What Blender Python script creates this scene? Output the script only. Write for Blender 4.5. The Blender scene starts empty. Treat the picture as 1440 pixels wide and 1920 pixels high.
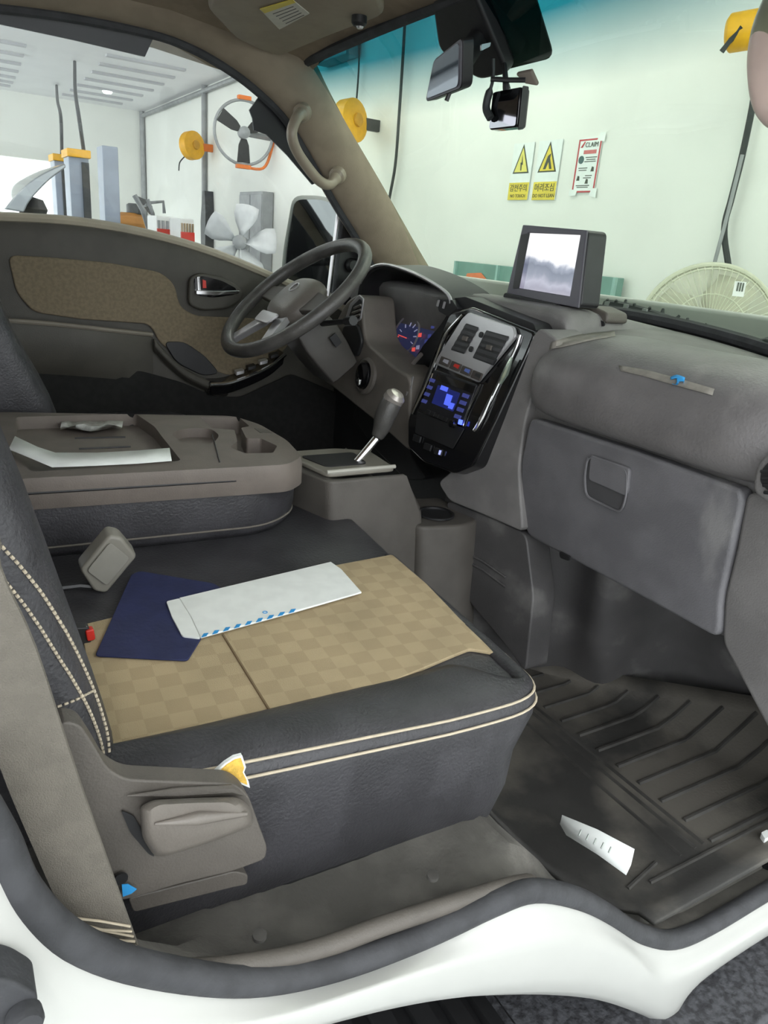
import bpy, bmesh, math, random
from mathutils import Vector as V, Matrix
random.seed(4)
PI = math.pi
H = 1.65                      # camera height above the workshop floor; all figures below are relative to the camera
sc = bpy.context.scene
col = sc.collection
# ------------------------------------------------------------------ camera
F = 1387.0; CX, CY = 720.0, 960.0
RX = V((0.8615035, -0.10537076, 0.49669781))     # rows: world X, Y, Z in (right, down, forward) camera axes
RY = V((-0.50131943, -0.33173169, 0.79914511))
RZ = V((0.08056388, -0.93747058, -0.33861242))
cam = bpy.data.cameras.new('camera'); cam_o = bpy.data.objects.new('camera', cam); col.objects.link(cam_o)
cam.sensor_fit = 'AUTO'; cam.sensor_width = 36; cam.lens = F / 1920 * 36; cam.clip_start = .02; cam.clip_end = 300
cam_o.matrix_world = Matrix(((RX[0], -RX[1], -RX[2], 0), (RY[0], -RY[1], -RY[2], 0), (RZ[0], -RZ[1], -RZ[2], H), (0, 0, 0, 1)))
sc.camera = cam_o
# ------------------------------------------------------------------ light: overcast daylight through the open bay, exposure
w = bpy.data.worlds.new('overcast_sky'); sc.world = w; w.use_nodes = True
w.node_tree.nodes['Background'].inputs[0].default_value = (.93, .97, 1, 1)
w.node_tree.nodes['Background'].inputs[1].default_value = 1.5
sc.view_settings.view_transform = 'Standard'; sc.view_settings.look = 'None'
sc.view_settings.gamma = 1; sc.view_settings.use_curve_mapping = False
sc.view_settings.exposure = 1.3

# ------------------------------------------------------------------ pixel rays (camera-relative)
def ray(u, v):
    d = V(((u - CX) / F, (v - CY) / F, 1)); return V((RX.dot(d), RY.dot(d), RZ.dot(d)))
def P(u, v, **k):
    d = ray(u, v); (a, c), = k.items(); return d * (c / d['XYZ'.index(a)])
def PP(u, v, p0, n):
    d = ray(u, v); n = V(n); return d * (V(p0).dot(n) / d.dot(n))

# ------------------------------------------------------------------ materials
MATS = {}
def srgb(r, g, b):
    return tuple(((c / 255) / 12.92 if c <= 10 else ((c / 255 + .055) / 1.055) ** 2.4) for c in (r, g, b))
def mat(name, c, rough=.6, metal=0, noise=0, scale=40, bump=0, bscale=300, coat=0, spec=.5, c2=None, emit=None, es=0, detail=3, lo=.4, hi=.6, wear=None):
    if name in MATS: return MATS[name]
    m = bpy.data.materials.new(name); m.use_nodes = True; MATS[name] = m
    nt = m.node_tree; N = nt.nodes; L = nt.links; b = N['Principled BSDF']
    b.inputs['Roughness'].default_value = rough; b.inputs['Metallic'].default_value = metal
    b.inputs['Coat Weight'].default_value = coat; b.inputs['Coat Roughness'].default_value = .3 if name == 'white_paint' else .03; b.inputs['Specular IOR Level'].default_value = spec
    b.inputs['Base Color'].default_value = (*c, 1)
    tc = N.new('ShaderNodeTexCoord')
    if noise or c2:
        n = N.new('ShaderNodeTexNoise'); n.inputs['Scale'].default_value = scale; n.inputs['Detail'].default_value = detail
        L.new(tc.outputs['Object'], n.inputs['Vector'])
        r = N.new('ShaderNodeValToRGB'); r.color_ramp.elements[0].position = lo; r.color_ramp.elements[1].position = hi
        a = tuple(x * (1 - noise) for x in c); z = c2 or tuple(min(1, x * (1 + noise)) for x in c)
        r.color_ramp.elements[0].color = (*(c if c2 else a), 1); r.color_ramp.elements[1].color = (*z, 1)
        L.new(n.outputs['Fac'], r.inputs['Fac']); out = r.outputs['Color']
        if wear:   # light scuffs with a shape of their own
            n2 = N.new('ShaderNodeTexNoise'); n2.inputs['Scale'].default_value = wear[0]; n2.inputs['Detail'].default_value = 6
            mp = N.new('ShaderNodeMapping'); mp.inputs['Scale'].default_value = wear[3] if len(wear) > 3 else (1, 1, 1)
            L.new(tc.outputs['Object'], mp.inputs['Vector']); L.new(mp.outputs[0], n2.inputs['Vector'])
            r2 = N.new('ShaderNodeValToRGB'); r2.color_ramp.elements[0].position = wear[1]; r2.color_ramp.elements[1].position = wear[1] + .12
            mx = N.new('ShaderNodeMix'); mx.data_type = 'RGBA'
            L.new(n2.outputs['Fac'], r2.inputs['Fac']); L.new(r2.outputs['Color'], mx.inputs[0]); L.new(out, mx.inputs[6])
            mx.inputs[7].default_value = (*wear[2], 1); out = mx.outputs[2]
        L.new(out, b.inputs['Base Color'])
    if bump:
        n = N.new('ShaderNodeTexNoise'); n.inputs['Scale'].default_value = bscale; n.inputs['Detail'].default_value = 2
        L.new(tc.outputs['Object'], n.inputs['Vector'])
        bp = N.new('ShaderNodeBump'); bp.inputs['Strength'].default_value = bump; bp.inputs['Distance'].default_value = .002
        L.new(n.outputs['Fac'], bp.inputs['Height']); L.new(bp.outputs[0], b.inputs['Normal'])
    if emit: b.inputs['Emission Color'].default_value = (*emit, 1); b.inputs['Emission Strength'].default_value = es
    return m
def glass(name, tint, refl=.04, band=None, rough=0.0):
    m = bpy.data.materials.new(name); m.use_nodes = True; MATS[name] = m
    nt = m.node_tree; N = nt.nodes; L = nt.links; N.remove(N['Principled BSDF'])
    t = N.new('ShaderNodeBsdfTransparent'); g = N.new('ShaderNodeBsdfGlossy'); g.inputs['Roughness'].default_value = rough
    t.inputs[0].default_value = (*tint, 1)
    mx = N.new('ShaderNodeMixShader'); lw = N.new('ShaderNodeLayerWeight'); pw_ = N.new('ShaderNodeMath'); pw_.operation = 'POWER'; pw_.inputs[1].default_value = 4
    fr = N.new('ShaderNodeMath'); fr.operation = 'MULTIPLY_ADD'; fr.inputs[1].default_value = .35; fr.inputs[2].default_value = refl
    L.new(lw.outputs['Facing'], pw_.inputs[0]); L.new(pw_.outputs[0], fr.inputs[0]); L.new(fr.outputs[0], mx.inputs[0]); L.new(t.outputs[0], mx.inputs[1]); L.new(g.outputs[0], mx.inputs[2])
    L.new(mx.outputs[0], N['Material Output'].inputs[0])
    if band:
        tc = N.new('ShaderNodeTexCoord'); sx = N.new('ShaderNodeSeparateXYZ'); L.new(tc.outputs['Object'], sx.inputs[0])
        mr = N.new('ShaderNodeMapRange'); mr.inputs[1].default_value = band[0]; mr.inputs[2].default_value = band[1]
        r = N.new('ShaderNodeValToRGB'); r.color_ramp.elements[0].color = (*tint, 1); r.color_ramp.elements[1].color = (*band[2], 1)
        L.new(sx.outputs[2], mr.inputs[0]); L.new(mr.outputs[0], r.inputs[0]); L.new(r.outputs[0], t.inputs[0])
    return m

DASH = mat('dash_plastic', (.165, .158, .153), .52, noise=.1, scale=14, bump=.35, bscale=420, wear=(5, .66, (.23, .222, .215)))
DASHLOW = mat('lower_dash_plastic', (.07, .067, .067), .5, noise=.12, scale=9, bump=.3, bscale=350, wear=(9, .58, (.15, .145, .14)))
GLOVE = mat('glove_box_plastic', (.142, .139, .146), .48, noise=.1, scale=12, bump=.3, bscale=420, wear=(13, .62, (.22, .216, .215), (1, 1, .4)))
PADM = mat('pad_plastic', (.15, .142, .14), .45, noise=.12, scale=10, bump=.4, bscale=200, wear=(8, .58, (.2, .19, .185), (1, 1, .4)))
TAUPE = mat('taupe_trim', srgb(148, 134, 116), .7, noise=.06, scale=20, bump=.2, bscale=400)
LINER = mat('headliner_fabric', srgb(148, 132, 112), .95, noise=.07, scale=30, bump=.3, bscale=700)
GREYP = mat('grey_brown_plastic', srgb(90, 85, 79), .55, noise=.08, scale=18, bump=.25, bscale=450)
CONS = mat('console_plastic', srgb(110, 102, 95), .6, noise=.06, scale=20, bump=.2, bscale=450)
DOORP = mat('door_plastic', srgb(72, 69, 62), .6, noise=.08, scale=15, bump=.3, bscale=400)
DOORF = mat('door_fabric', srgb(124, 112, 92), .95, noise=.1, scale=120, bump=.4, bscale=900)
LEATH = mat('black_leather', (.04, .039, .043), .45, noise=.15, scale=20, bump=.5, bscale=260)
BLK = mat('black_plastic', (.018, .018, .019), .45, noise=.1, scale=30)
GLOSS = mat('gloss_black', (.008, .008, .009), .12, coat=.6)
RUB = mat('rubber_seal', (.045, .046, .05), .7, noise=.15, scale=30, bump=.3, bscale=200)
MATR = mat('rubber_mat', (.036, .035, .032), .72, noise=.15, scale=12, bump=.3, bscale=200, wear=(4.5, .44, (.115, .106, .09)))
FLOORM = mat('floor_vinyl', (.105, .1, .088), .8, noise=.2, scale=14, bump=.5, bscale=200, wear=(9, .6, (.19, .18, .16)))
PAINT = mat('white_paint', (.50, .505, .475), .32, coat=.4, noise=.02, scale=5, wear=(7, .70, (.42, .40, .35)))
CHROME = mat('chrome', (.85, .85, .85), .12, 1)
SILV = mat('silver_plastic', (.55, .54, .55), .3, .6)
BELT = mat('belt_webbing', srgb(104, 99, 90), .85, noise=.06, scale=60, bump=.5, bscale=900)
STITCH = mat('cream_thread', srgb(190, 178, 156), .9, noise=.05, scale=100)
PAPER = mat('white_paper', (.82, .85, .82), .8, noise=.03, scale=30)
BLUEP = mat('blue_print', srgb(45, 150, 215), .7, noise=.03, scale=60)
NAVY = mat('navy_folder', srgb(38, 44, 82), .7, noise=.12, scale=25, bump=.4, bscale=120)
RED = mat('red_plastic', srgb(205, 50, 38), .4, noise=.03, scale=60)
FOAM = mat('yellow_foam', srgb(226, 184, 84), .95, noise=.12, scale=160, bump=.5, bscale=500)
GREYL = mat('grey_light_plastic', srgb(122, 119, 110), .4, noise=.05, scale=30)
WALLM = mat('painted_wall', (.83, .84, .80), .85, noise=.02, scale=2, wear=(1.2, .72, (.74, .75, .70)))
CEILM = mat('ceiling_sheet', (.80, .80, .82), .8, noise=.02, scale=2)
FLOORG = mat('concrete_floor', (.36, .37, .36), .5, noise=.15, scale=1.5, wear=(2, .6, (.28, .28, .27)))
YEL = mat('safety_yellow', srgb(238, 176, 32), .45, noise=.05, scale=20)
ORG = mat('orange_plastic', srgb(225, 120, 50), .5, noise=.05, scale=20)
POSTM = mat('lift_post_paint', srgb(158, 167, 184), .45, noise=.05, scale=6)
GREYM = mat('grey_metal', srgb(150, 152, 154), .5, .2, noise=.08, scale=10)
DKM = mat('dark_metal', srgb(70, 72, 74), .5, .3, noise=.1, scale=20)
WHITEP = mat('white_plastic', (.8, .8, .79), .45, noise=.02, scale=10)
CABLE = mat('black_cable', (.03, .035, .035), .6, noise=.1, scale=20)

# tan seat cloth with a woven check
m = mat('tan_check_cloth', srgb(176, 156, 122), .9, bump=.4, bscale=900); N = m.node_tree.nodes; L = m.node_tree.links
tc = N.new('ShaderNodeTexCoord'); mp = N.new('ShaderNodeMapping'); ck = N.new('ShaderNodeTexChecker'); nz = N.new('ShaderNodeTexNoise'); mx = N.new('ShaderNodeMix')
mp.inputs['Rotation'].default_value = (0, 0, math.radians(4)); ck.inputs['Scale'].default_value = 1 / .026; nz.inputs['Scale'].default_value = 9
ck.inputs[1].default_value = (*srgb(193, 174, 138), 1); ck.inputs[2].default_value = (*srgb(184, 165, 130), 1)
mx.data_type = 'RGBA'; mx.blend_type = 'MULTIPLY'; mx.inputs[0].default_value = .35
L.new(tc.outputs['Object'], mp.inputs[0]); L.new(mp.outputs[0], ck.inputs[0]); L.new(tc.outputs['Object'], nz.inputs[0])
L.new(ck.outputs[0], mx.inputs[6]); L.new(nz.outputs['Fac'], mx.inputs[7]); L.new(mx.outputs[2], N['Principled BSDF'].inputs['Base Color'])
TAN = m
WSG = glass('windshield_glass', (.71, .81, .70), band=(.285, .375, (.012, .15, .19)))
DG = glass('door_glass', (.95, .98, .96))
SMOKE = glass('smoked_film', (.10, .12, .11))
MIRR = mat('mirror_glass', (.62, .63, .66), .03, 1)
CLEAR = glass('clear_film', (.86, .87, .87), rough=.2)
FANG = mat('translucent_fan_plastic', srgb(214, 212, 190), .4, noise=.03, scale=8)
b = FANG.node_tree.nodes['Principled BSDF']; b.inputs['Alpha'].default_value = .45

# ------------------------------------------------------------------ mesh builder
class MB:
    def __init__(s): s.v = []; s.f = []
    def add(s, vs, fs):
        o = len(s.v); s.v += [V(p) for p in vs]; s.f += [tuple(i + o for i in f) for f in fs]; return s
    def loft(s, rings, closed=True, caps=True):
        n = len(rings[0]); vs = [p for r in rings for p in r]; fs = []
        for i in range(len(rings) - 1):
            for j in range(n if closed else n - 1):
                k = (j + 1) % n; fs.append((i * n + j, i * n + k, (i + 1) * n + k, (i + 1) * n + j))
        if caps and closed:
            fs.append(tuple(range(n))[::-1]); fs.append(tuple(range((len(rings) - 1) * n, len(rings) * n)))
        return s.add(vs, fs)
    def grid(s, rows): return s.loft(rows, closed=False)
    def prism(s, pts, vec):
        vec = V(vec); return s.loft([[V(p) for p in pts], [V(p) + vec for p in pts]])
    def box(s, c, sz, ax=None):
        c = V(c); a = ax or (V((1, 0, 0)), V((0, 1, 0)), V((0, 0, 1))); x, y, z = [a[i] * (sz[i] / 2) for i in range(3)]
        return s.prism([c - x - y - z, c + x - y - z, c + x + y - z, c - x + y - z], z * 2)
    def tube(s, pts, r, n=8, closed=False, flat=None):
        pts = [V(p) for p in pts]; m_ = len(pts); rings = []; prev = None
        for i, p in enumerate(pts):
            a = pts[(i - 1) % m_] if (closed or i) else p; b_ = pts[(i + 1) % m_] if (closed or i < m_ - 1) else p
            t = (b_ - a).normalized()
            if prev is None: q = t.cross(V((0, 0, 1))); q = q if q.length > .01 else t.cross(V((1, 0, 0)))
            else: q = prev - t * prev.dot(t)
            q.normalize(); prev = q; w_ = t.cross(q); rr = r[i] if isinstance(r, (list, tuple)) else r
            rings.append([p + (q * math.cos(2 * PI * k / n) + w_ * math.sin(2 * PI * k / n)) * rr for k in range(n)])
        if closed: rings.append(rings[0]); return s.loft(rings, caps=False)
        return s.loft(rings)
    def lathe(s, prof, o, axis, n=24, caps=True, a0=0, a1=2 * PI):
        o = V(o); z = V(axis).normalized(); x = z.orthogonal().normalized(); y = z.cross(x)
        rings = [[o + z * h + (x * math.cos(2 * PI * k / n) + y * math.sin(2 * PI * k / n)) * max(r, 1e-5) for k in range(n)] for r, h in prof]
        return s.loft(rings, caps=caps)
    def ring(s, o, axis, R, r, n=32, k=8):
        o = V(o); z = V(axis).normalized(); x = z.orthogonal().normalized(); y = z.cross(x)
        return s.tube([o + (x * math.cos(2 * PI * i / n) + y * math.sin(2 * PI * i / n)) * R for i in range(n)], r, k, closed=True)
    def build(s, name, m_, parent=None, bevel=0, seg=2, sub=0, angle=38, solid=0):
        off = V((0, 0, 0)); g = (0, 0, 0)
        if parent is None:   # a thing of one mesh: its origin at its base
            xs = [p[0] for p in s.v]; ys = [p[1] for p in s.v]; zs = [p[2] for p in s.v]
            off = V(((min(xs) + max(xs)) / 2, (min(ys) + max(ys)) / 2, min(zs)))
        else:
            q = parent
            while q is not None: off = off + q.location; q = q.parent
            off = off - V((0, 0, H))
        me = bpy.data.meshes.new(name); me.from_pydata([p - off for p in s.v], [], s.f)
        bm = bmesh.new(); bm.from_mesh(me); bmesh.ops.remove_doubles(bm, verts=bm.verts, dist=1e-5)
        bmesh.ops.recalc_face_normals(bm, faces=bm.faces); bm.to_mesh(me); bm.free()
        me.polygons.foreach_set('use_smooth', [True] * len(me.polygons))
        if not sub: me.set_sharp_from_angle(angle=math.radians(angle))
        me.materials.append(m_)
        o = bpy.data.objects.new(name, me); col.objects.link(o); o.parent = parent
        if parent is None: o.location = off + V((0, 0, H))
        if solid: md = o.modifiers.new('solid', 'SOLIDIFY'); md.thickness = solid; md.offset = 0
        if bevel:
            md = o.modifiers.new('bevel', 'BEVEL'); md.width = bevel; md.segments = seg; md.limit_method = 'ANGLE'; md.angle_limit = math.radians(35); md.harden_normals = True
        if sub: md = o.modifiers.new('sub', 'SUBSURF'); md.levels = sub; md.render_levels = sub
        return o
def tag(o, label, cat=None, group=None, kind=None):
    o['label'] = label
    if cat: o['category'] = cat
    if group: o['group'] = group
    if kind: o['kind'] = kind
    return o
def thing(name, label, cat, loc, group=None):
    o = bpy.data.objects.new(name, None); col.objects.link(o); o.location = V(loc) + V((0, 0, H)); o.empty_display_size = .05
    return tag(o, label, cat, group)
def lab(o, t): o['label'] = t; return o
def spline(pts, n=6, closed=False):       # Catmull-Rom through the points
    pts = [V(p) for p in pts]; out = []; m_ = len(pts)
    for i in range(m_ if closed else m_ - 1):
        p1, p2 = pts[i], pts[(i + 1) % m_]; p0 = pts[(i - 1) % m_] if (closed or i) else p1 * 2 - p2
        p3 = pts[(i + 2) % m_] if (closed or i < m_ - 2) else p2 * 2 - p1
        for k in range(n):
            t = k / n; out.append(.5 * ((2 * p1) + (p2 - p0) * t + (2 * p0 - 5 * p1 + 4 * p2 - p3) * t * t + (3 * p1 - p0 - 3 * p2 + p3) * t ** 3))
    if not closed: out.append(pts[-1])
    return out
def rnd(pts, r, n=4):                     # round the corners of a 3-D polygon
    pts = [V(p) for p in pts]; out = []; m_ = len(pts)
    for i, p in enumerate(pts):
        a = pts[i - 1] - p; c = pts[(i + 1) % m_] - p; d = min(r, a.length * .45, c.length * .45)
        a = p + a.normalized() * d; c = p + c.normalized() * d
        for k in range(n + 1):
            t = k / n; out.append(a * (1 - t) ** 2 + p * 2 * t * (1 - t) + c * t * t)
    return out
def pxs(l, **k): return [P(u, v, **k) for u, v in l]
def text(body, o, u, v, size, m_, name, parent, depth=.0006, align='CENTER'):   # flat lettering as a mesh in the frame o, u (right), v (up)
    cu = bpy.data.curves.new(name, 'FONT'); cu.body = body; cu.size = size; cu.align_x = align; cu.align_y = 'CENTER'; cu.extrude = depth; cu.resolution_u = 3
    t = bpy.data.objects.new(name, cu); col.objects.link(t); bpy.context.view_layer.update()
    me = bpy.data.meshes.new_from_object(t.evaluated_get(bpy.context.evaluated_depsgraph_get())); bpy.data.objects.remove(t)
    u = V(u).normalized(); v = V(v).normalized(); n = u.cross(v); b_ = MB()
    b_.add([V(o) + u * q.co.x + v * q.co.y + n * q.co.z for q in me.vertices], [tuple(p.vertices) for p in me.polygons]); bpy.data.meshes.remove(me)
    return b_.build(name, m_, parent) if b_.v else None

def hits(px, names, fallback, lift=.0008):      # where pixel rays land on surfaces already built (their real place), lifted a little
    bpy.context.view_layer.update(); dg = bpy.context.evaluated_depsgraph_get(); out_ = []
    for u, v in px:
        o_ = V((0, 0, H)); d = ray(u, v).normalized(); p = None
        for _ in range(6):
            ok, loc, nn, idx, ob, mw = sc.ray_cast(dg, o_, d)
            if not ok: break
            if ob.name.split('.')[0] in names: p = loc - V((0, 0, H)) + (nn if nn.dot(d) < 0 else -nn) * lift; break
            o_ = loc + d * .002
        out_.append(p if p is not None else fallback(u, v))
    return out_
# ================================================================== workshop (setting)
XW = 3.4; YF = P(270, 210, X=XW)[1]; ZC = P(270, 210, X=XW)[2]; GZ = -H
def struct(o): o['kind'] = 'structure'; return o
fl = struct(MB().box((-2, 4, GZ - .05), (12, 30, .1)).build('floor', FLOORG)); lab(fl, 'grey concrete workshop floor under the truck')
wf = struct(MB().box((XW + .1, 4, (GZ + ZC) / 2), (.2, 21, ZC - GZ)).build('wall_front', WALLM)); lab(wf, 'pale painted workshop wall in front of the truck')
# far wall with a bright bay opening at its left
e0 = P(95, 300, Y=YF)[0]; e1 = -2.6; et = P(60, 298, Y=YF)[2]
b = MB(); b.box(((XW + e0) / 2, YF + .1, (GZ + ZC) / 2), (XW - e0, .2, ZC - GZ)); b.box(((e0 + e1) / 2, YF + .1, (et + ZC) / 2), (e0 - e1, .2, ZC - et)); b.box((e1 - 1.7, YF + .1, (GZ + ZC) / 2), (3.4, .2, ZC - GZ))
wl = struct(b.build('wall_left', WALLM)); lab(wl, 'white far workshop wall with an open bay')
ce = struct(MB().box((-1.3, 6.4, ZC + .06), (9.8, 16.5, .12)).build('ceiling', CEILM)); lab(ce, 'white sheet workshop ceiling with grey slots')
SLOT = mat('slot_grey', (.5, .5, .53), .7, noise=.03, scale=5)
for k in range(7):
    for (a, c) in (((195 - 15 * k * .9, 104 + 17.5 * k - k * k * .9), (352 - 20 * k, 127 + 15 * k - k * k * .7)), ((-60, 66 + 21 * k - k * k * 1.2), (50 - 5 * k, 82 + 20 * k - k * k * 1.2))):
        p = P(*a, Z=ZC); q = P(*c, Z=ZC); y = (p[1] + q[1]) / 2
        MB().box(((p[0] + q[0]) / 2, y, ZC - .012), (abs(q[0] - p[0]), .09, .024)).build('ceiling_slot', SLOT, ce)
t1 = struct(MB().tube([(XW - .05, 1, ZC - .07), (XW - .05, YF - .05, ZC - .07)], .03, 8).build('trim_1', GREYM)); lab(t1, 'grey pipe running along the top of the wall')
t2 = struct(MB().tube([(XW - .04, P(388, 200, X=XW)[1], GZ), (XW - .04, P(388, 200, X=XW)[1], ZC)], .035, 8).build('trim_2', GREYM)); lab(t2, 'grey vertical pipe on the far end of the wall')
t3 = struct(MB().tube([(XW - .05, YF - .05, GZ), (XW - .05, YF - .05, ZC)], .04, 8).build('trim_3', GREYM)); lab(t3, 'grey pipe down the corner of the two walls')
lt = MB(); lt.lathe([(.07, 0), (.07, -.03), (.05, -.05), (0, -.055)], P(201, 168, Z=ZC), (0, 0, 1), 16)
tag(lt.build('ceiling_light', mat('lamp_glow', (.9, .9, .9), .5, emit=(1, 1, 1), es=1.6)), 'small round ceiling light between grey slots', 'light')

def batten(x, y):  # unseen ceiling lamps, added to brighten the workshop and its front wall
    t = thing('added_fill_batten', 'added unseen fluorescent batten light under the workshop ceiling', 'light', (x, y, ZC - .12), 'added ceiling lights out of view')
    MB().box((x, y, ZC - .03), (.12, 1.5, .06)).build('housing', WHITEP, t, bevel=.006)
    MB().tube([(x, y - .72, ZC - .085), (x, y + .72, ZC - .085)], .02, 10).build('tube', mat('fill_tube_glow', (.9, .9, .9), .5, emit=(1, .98, .95), es=FILL_STRENGTH), t)
FILL_STRENGTH = 18
for x, y in ((2.5, -1.2), (2.5, 1.6), (2.5, 4.4), (-.6, -1.2), (-.6, 1.6), (-.6, 4.4), (2.4, 7.0), (-.9, 7.4), (-.9, 9.6), (-.9, 11.8), (-2.6, 8.6), (-2.6, 11.8)): batten(x, y)
def reel(u, v, R, label, cl):
    c = P(u, v, X=XW - .28); t = thing('hose_reel', label, 'hose reel', c - V((0, 0, R)), 'hose reels on the wall')
    b = MB().lathe([(R * .75, -.07), (R, -.055), (R, .055), (R * .75, .07), (R * .3, .075), (0, .08)], c, (.45, -1, .1), 24)
    b.build('reel_case', YEL, t, bevel=.004)
    MB().lathe([(R * .32, .078), (R * .3, .095), (0, .1)], c, (.45, -1, .1), 14).build('hub_cap', mat('reel_cap', srgb(205, 150, 40), .5, noise=.05, scale=20), t)
    MB().box(c + V((.13, .02, 0)), (.3, .05, .09)).build('wall_bracket', DKM if cl else ORG, t, bevel=.005)
    if R < .12: return t
    d = c + V((-.05, .04, -R * .6))
    b = MB().tube(spline([d + V((0, R * .6, -.02)), d + V((-.05, R * 1.05, -.1)), d + V((-.06, R * 1.15, -.2))], 5), .008, 6)
    b.build('hose_end', CABLE, t)
    return t
reel(360, 273, .17, 'yellow round hose reel beside the far vertical pipe', 0)
reel(657, 227, .165, 'yellow round hose reel seen just beyond the driver pillar', 1)
t = reel(1396, 58, .075, 'yellow hose reel with dangling black nozzle near the truck', 1)
q = P(1392, 52, X=XW - .33); MB().tube([q, P(1378, 66, X=XW - .34), P(1366, 80, X=XW - .35), P(1353, 97, X=XW - .36)], [.022, .016, .01, .012], 8).build('nozzle', CABLE, t)

# hanging cables
def cable(pts, r, label, m_=CABLE, X=XW - .05, name='hanging_cable'):
    return tag(MB().tube(spline([P(u, v, X=X) for u, v in pts], 5), r, 8).build(name, m_), label, 'cable')
cable([(764, -60), (757, 80), (748, 220), (741, 310), (728, 384), (716, 470)], .012, 'thin black cable hanging down the pale wall by the mirror')
cable([(1420, 100), (1414, 180), (1392, 290), (1372, 370), (1358, 430), (1366, 500)], .015, 'thick black cable running down to the round guard fan')
cable([(1392, 290), (1362, 410), (1338, 500), (1320, 580)], .009, 'thin grey pipe leaning beside the thick black cable', GREYM, XW - .08, 'wall_pipe')
cable([(672, 60), (673, 120), (668, 195)], .008, 'thin cord above the yellow reel by the pillar')

q = P(632, 94, X=XW - .08); t = thing('wall_lamp_box', 'grey box lamp with dark end high on the wall above the reel', 'lamp', q - V((0, 0, .12)))
MB().box(q, (.14, .62, .17)).build('case', GREYM, t, bevel=.01); MB().box(q + V((0, .33, 0)), (.12, .06, .15)).build('end_cap', DKM, t, bevel=.008)
# ---- safety signs taped on the wall
SG_W = mat('sign_white', (.80, .85, .84), .35, noise=.02, scale=20); SG_Y = mat('sign_yellow', srgb(226, 205, 70), .4, noise=.04, scale=20); SG_B = mat('sign_black', (.06, .07, .05), .5, noise=.05, scale=30)
SG_R = mat('sign_red', srgb(190, 70, 75), .5, noise=.05, scale=30); TAPE = mat('clear_tape', (.85, .9, .88), .15, noise=.02, scale=30)
def sign(tl, tr, br, bl, label, kind):
    a, c, d, e = [P(*q, X=XW - .008) for q in (tl, tr, br, bl)]
    # upright rectangle in the wall plane of that size
    y0 = (a[1] + e[1]) / 2; y1 = (c[1] + d[1]) / 2; z1 = (a[2] + c[2]) / 2; z0 = (e[2] + d[2]) / 2; X = XW - .006
    W = abs(y0 - y1); Hh = z1 - z0; ym = (y0 + y1) / 2
    t = thing('wall_sign', label, 'sign', (X, ym, z0))
    def Q(s, h): return V((X, ym - s * W, z0 + h * Hh))      # s right, h up
    def poly(l, name, m_, th=.002, out=.0): return MB().prism([Q(*p) + V((-out, 0, 0)) for p in l], (-th, 0, 0)).build(name, m_, t)
    poly([(-.5, 0), (.5, 0), (.5, 1), (-.5, 1)], 'board', SG_W, .004)
    ur = (0, -1, 0); up = (0, 0, 1)
    if kind < 2:
        poly([(-.5, 0), (.5, 0), (.5, .31), (-.5, .31)], 'yellow_band', SG_Y, .001, .004)
        poly([(-.40, .47), (.40, .47), (0, .98)], 'triangle_border', SG_B, .001, .004)
        poly([(-.32, .495), (.32, .495), (0, .915)], 'triangle', SG_Y if kind else mat('sign_pale_yellow', srgb(226, 216, 110), .4, noise=.04, scale=20), .001, .005)
        if kind:
            poly([(-.17, .52), (-.06, .52), (.03, .64), (.1, .52), (.2, .52), (.08, .70), (.1, .78), (-.02, .74)], 'pictogram', SG_B, .001, .006)
        else:
            poly([(-.02, .52), (.03, .52), (.02, .62), (.07, .62), (.0, .80), (.0, .66), (-.05, .66)], 'pictogram', SG_B, .001, .006)
        text('머리조심' if kind else '감전주의', Q(0, .205) + V((-.006, 0, 0)), ur, up, W * .24, SG_B, 'lettering', t)
        text('DO NOT LEAN' if kind else 'NO TOUCH', Q(0, .07) + V((-.006, 0, 0)), ur, up, W * .14, SG_B, 'lettering', t)
    else:
        for l in ([(-.5, .0), (-.44, .0), (-.44, .97), (-.5, .97)], [(.44, .0), (.5, .0), (.5, .97), (.44, .97)], [(-.44, .0), (.44, .0), (.44, .03), (-.44, .03)], [(-.44, .94), (.44, .94), (.44, .97), (-.44, .97)]):
            poly(l, 'red_border', SG_R, .001, .004)
        text('CLAIM', Q(.1, .86) + V((-.006, 0, 0)), ur, up, W * .2, SG_B, 'lettering', t)
        poly([(-.40, .82), (-.3, .82), (-.2, .92), (-.24, .93)], 'red_tick', SG_R, .001, .004)
        poly([(-.22, .70), (.34, .70), (.34, .77), (-.22, .77)], 'red_strip', mat('sign_pink', srgb(205, 115, 115), .5, noise=.05, scale=30), .001, .004)
        MB().lathe([(W * .12, 0), (W * .12, .002)], Q(-.28, .6) + V((-.004, 0, 0)), (-1, 0, 0), 14).build('pictogram', mat('sign_teal', srgb(70, 100, 100), .5, noise=.05, scale=30), t)
        for s, h, ww in ((.15, .63, .5), (.15, .59, .4), (.12, .555, .5), (-.15, .44, .4), (-.15, .40, .35), (.15, .30, .3), (.1, .26, .35), (-.05, .12, .6), (-.05, .09, .5)):
            poly([(s - ww / 2, h), (s + ww / 2, h), (s + ww / 2, h + .015), (s - ww / 2, h + .015)], 'text_line', SG_B, .001, .004)
        for s, h in ((.28, .42), (-.3, .26), (.1, .2)):
            poly([(s - .07, h - .04), (s + .07, h - .04), (s + .05, h + .04), (s - .03, h + .05)], 'pictogram', SG_B, .001, .004)
        poly([(.30, .93), (.62, .90), (.62, 1.06), (.40, 1.07)], 'tape_strip', TAPE, .001, .005)
        poly([(-.6, -.06), (-.3, -.06), (-.25, .05), (-.6, .06)], 'tape_strip', TAPE, .001, .005)
        poly([(.3, -.06), (.62, -.1), (.62, .08), (.4, .07)], 'tape_strip', TAPE, .001, .005)
    return t
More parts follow.
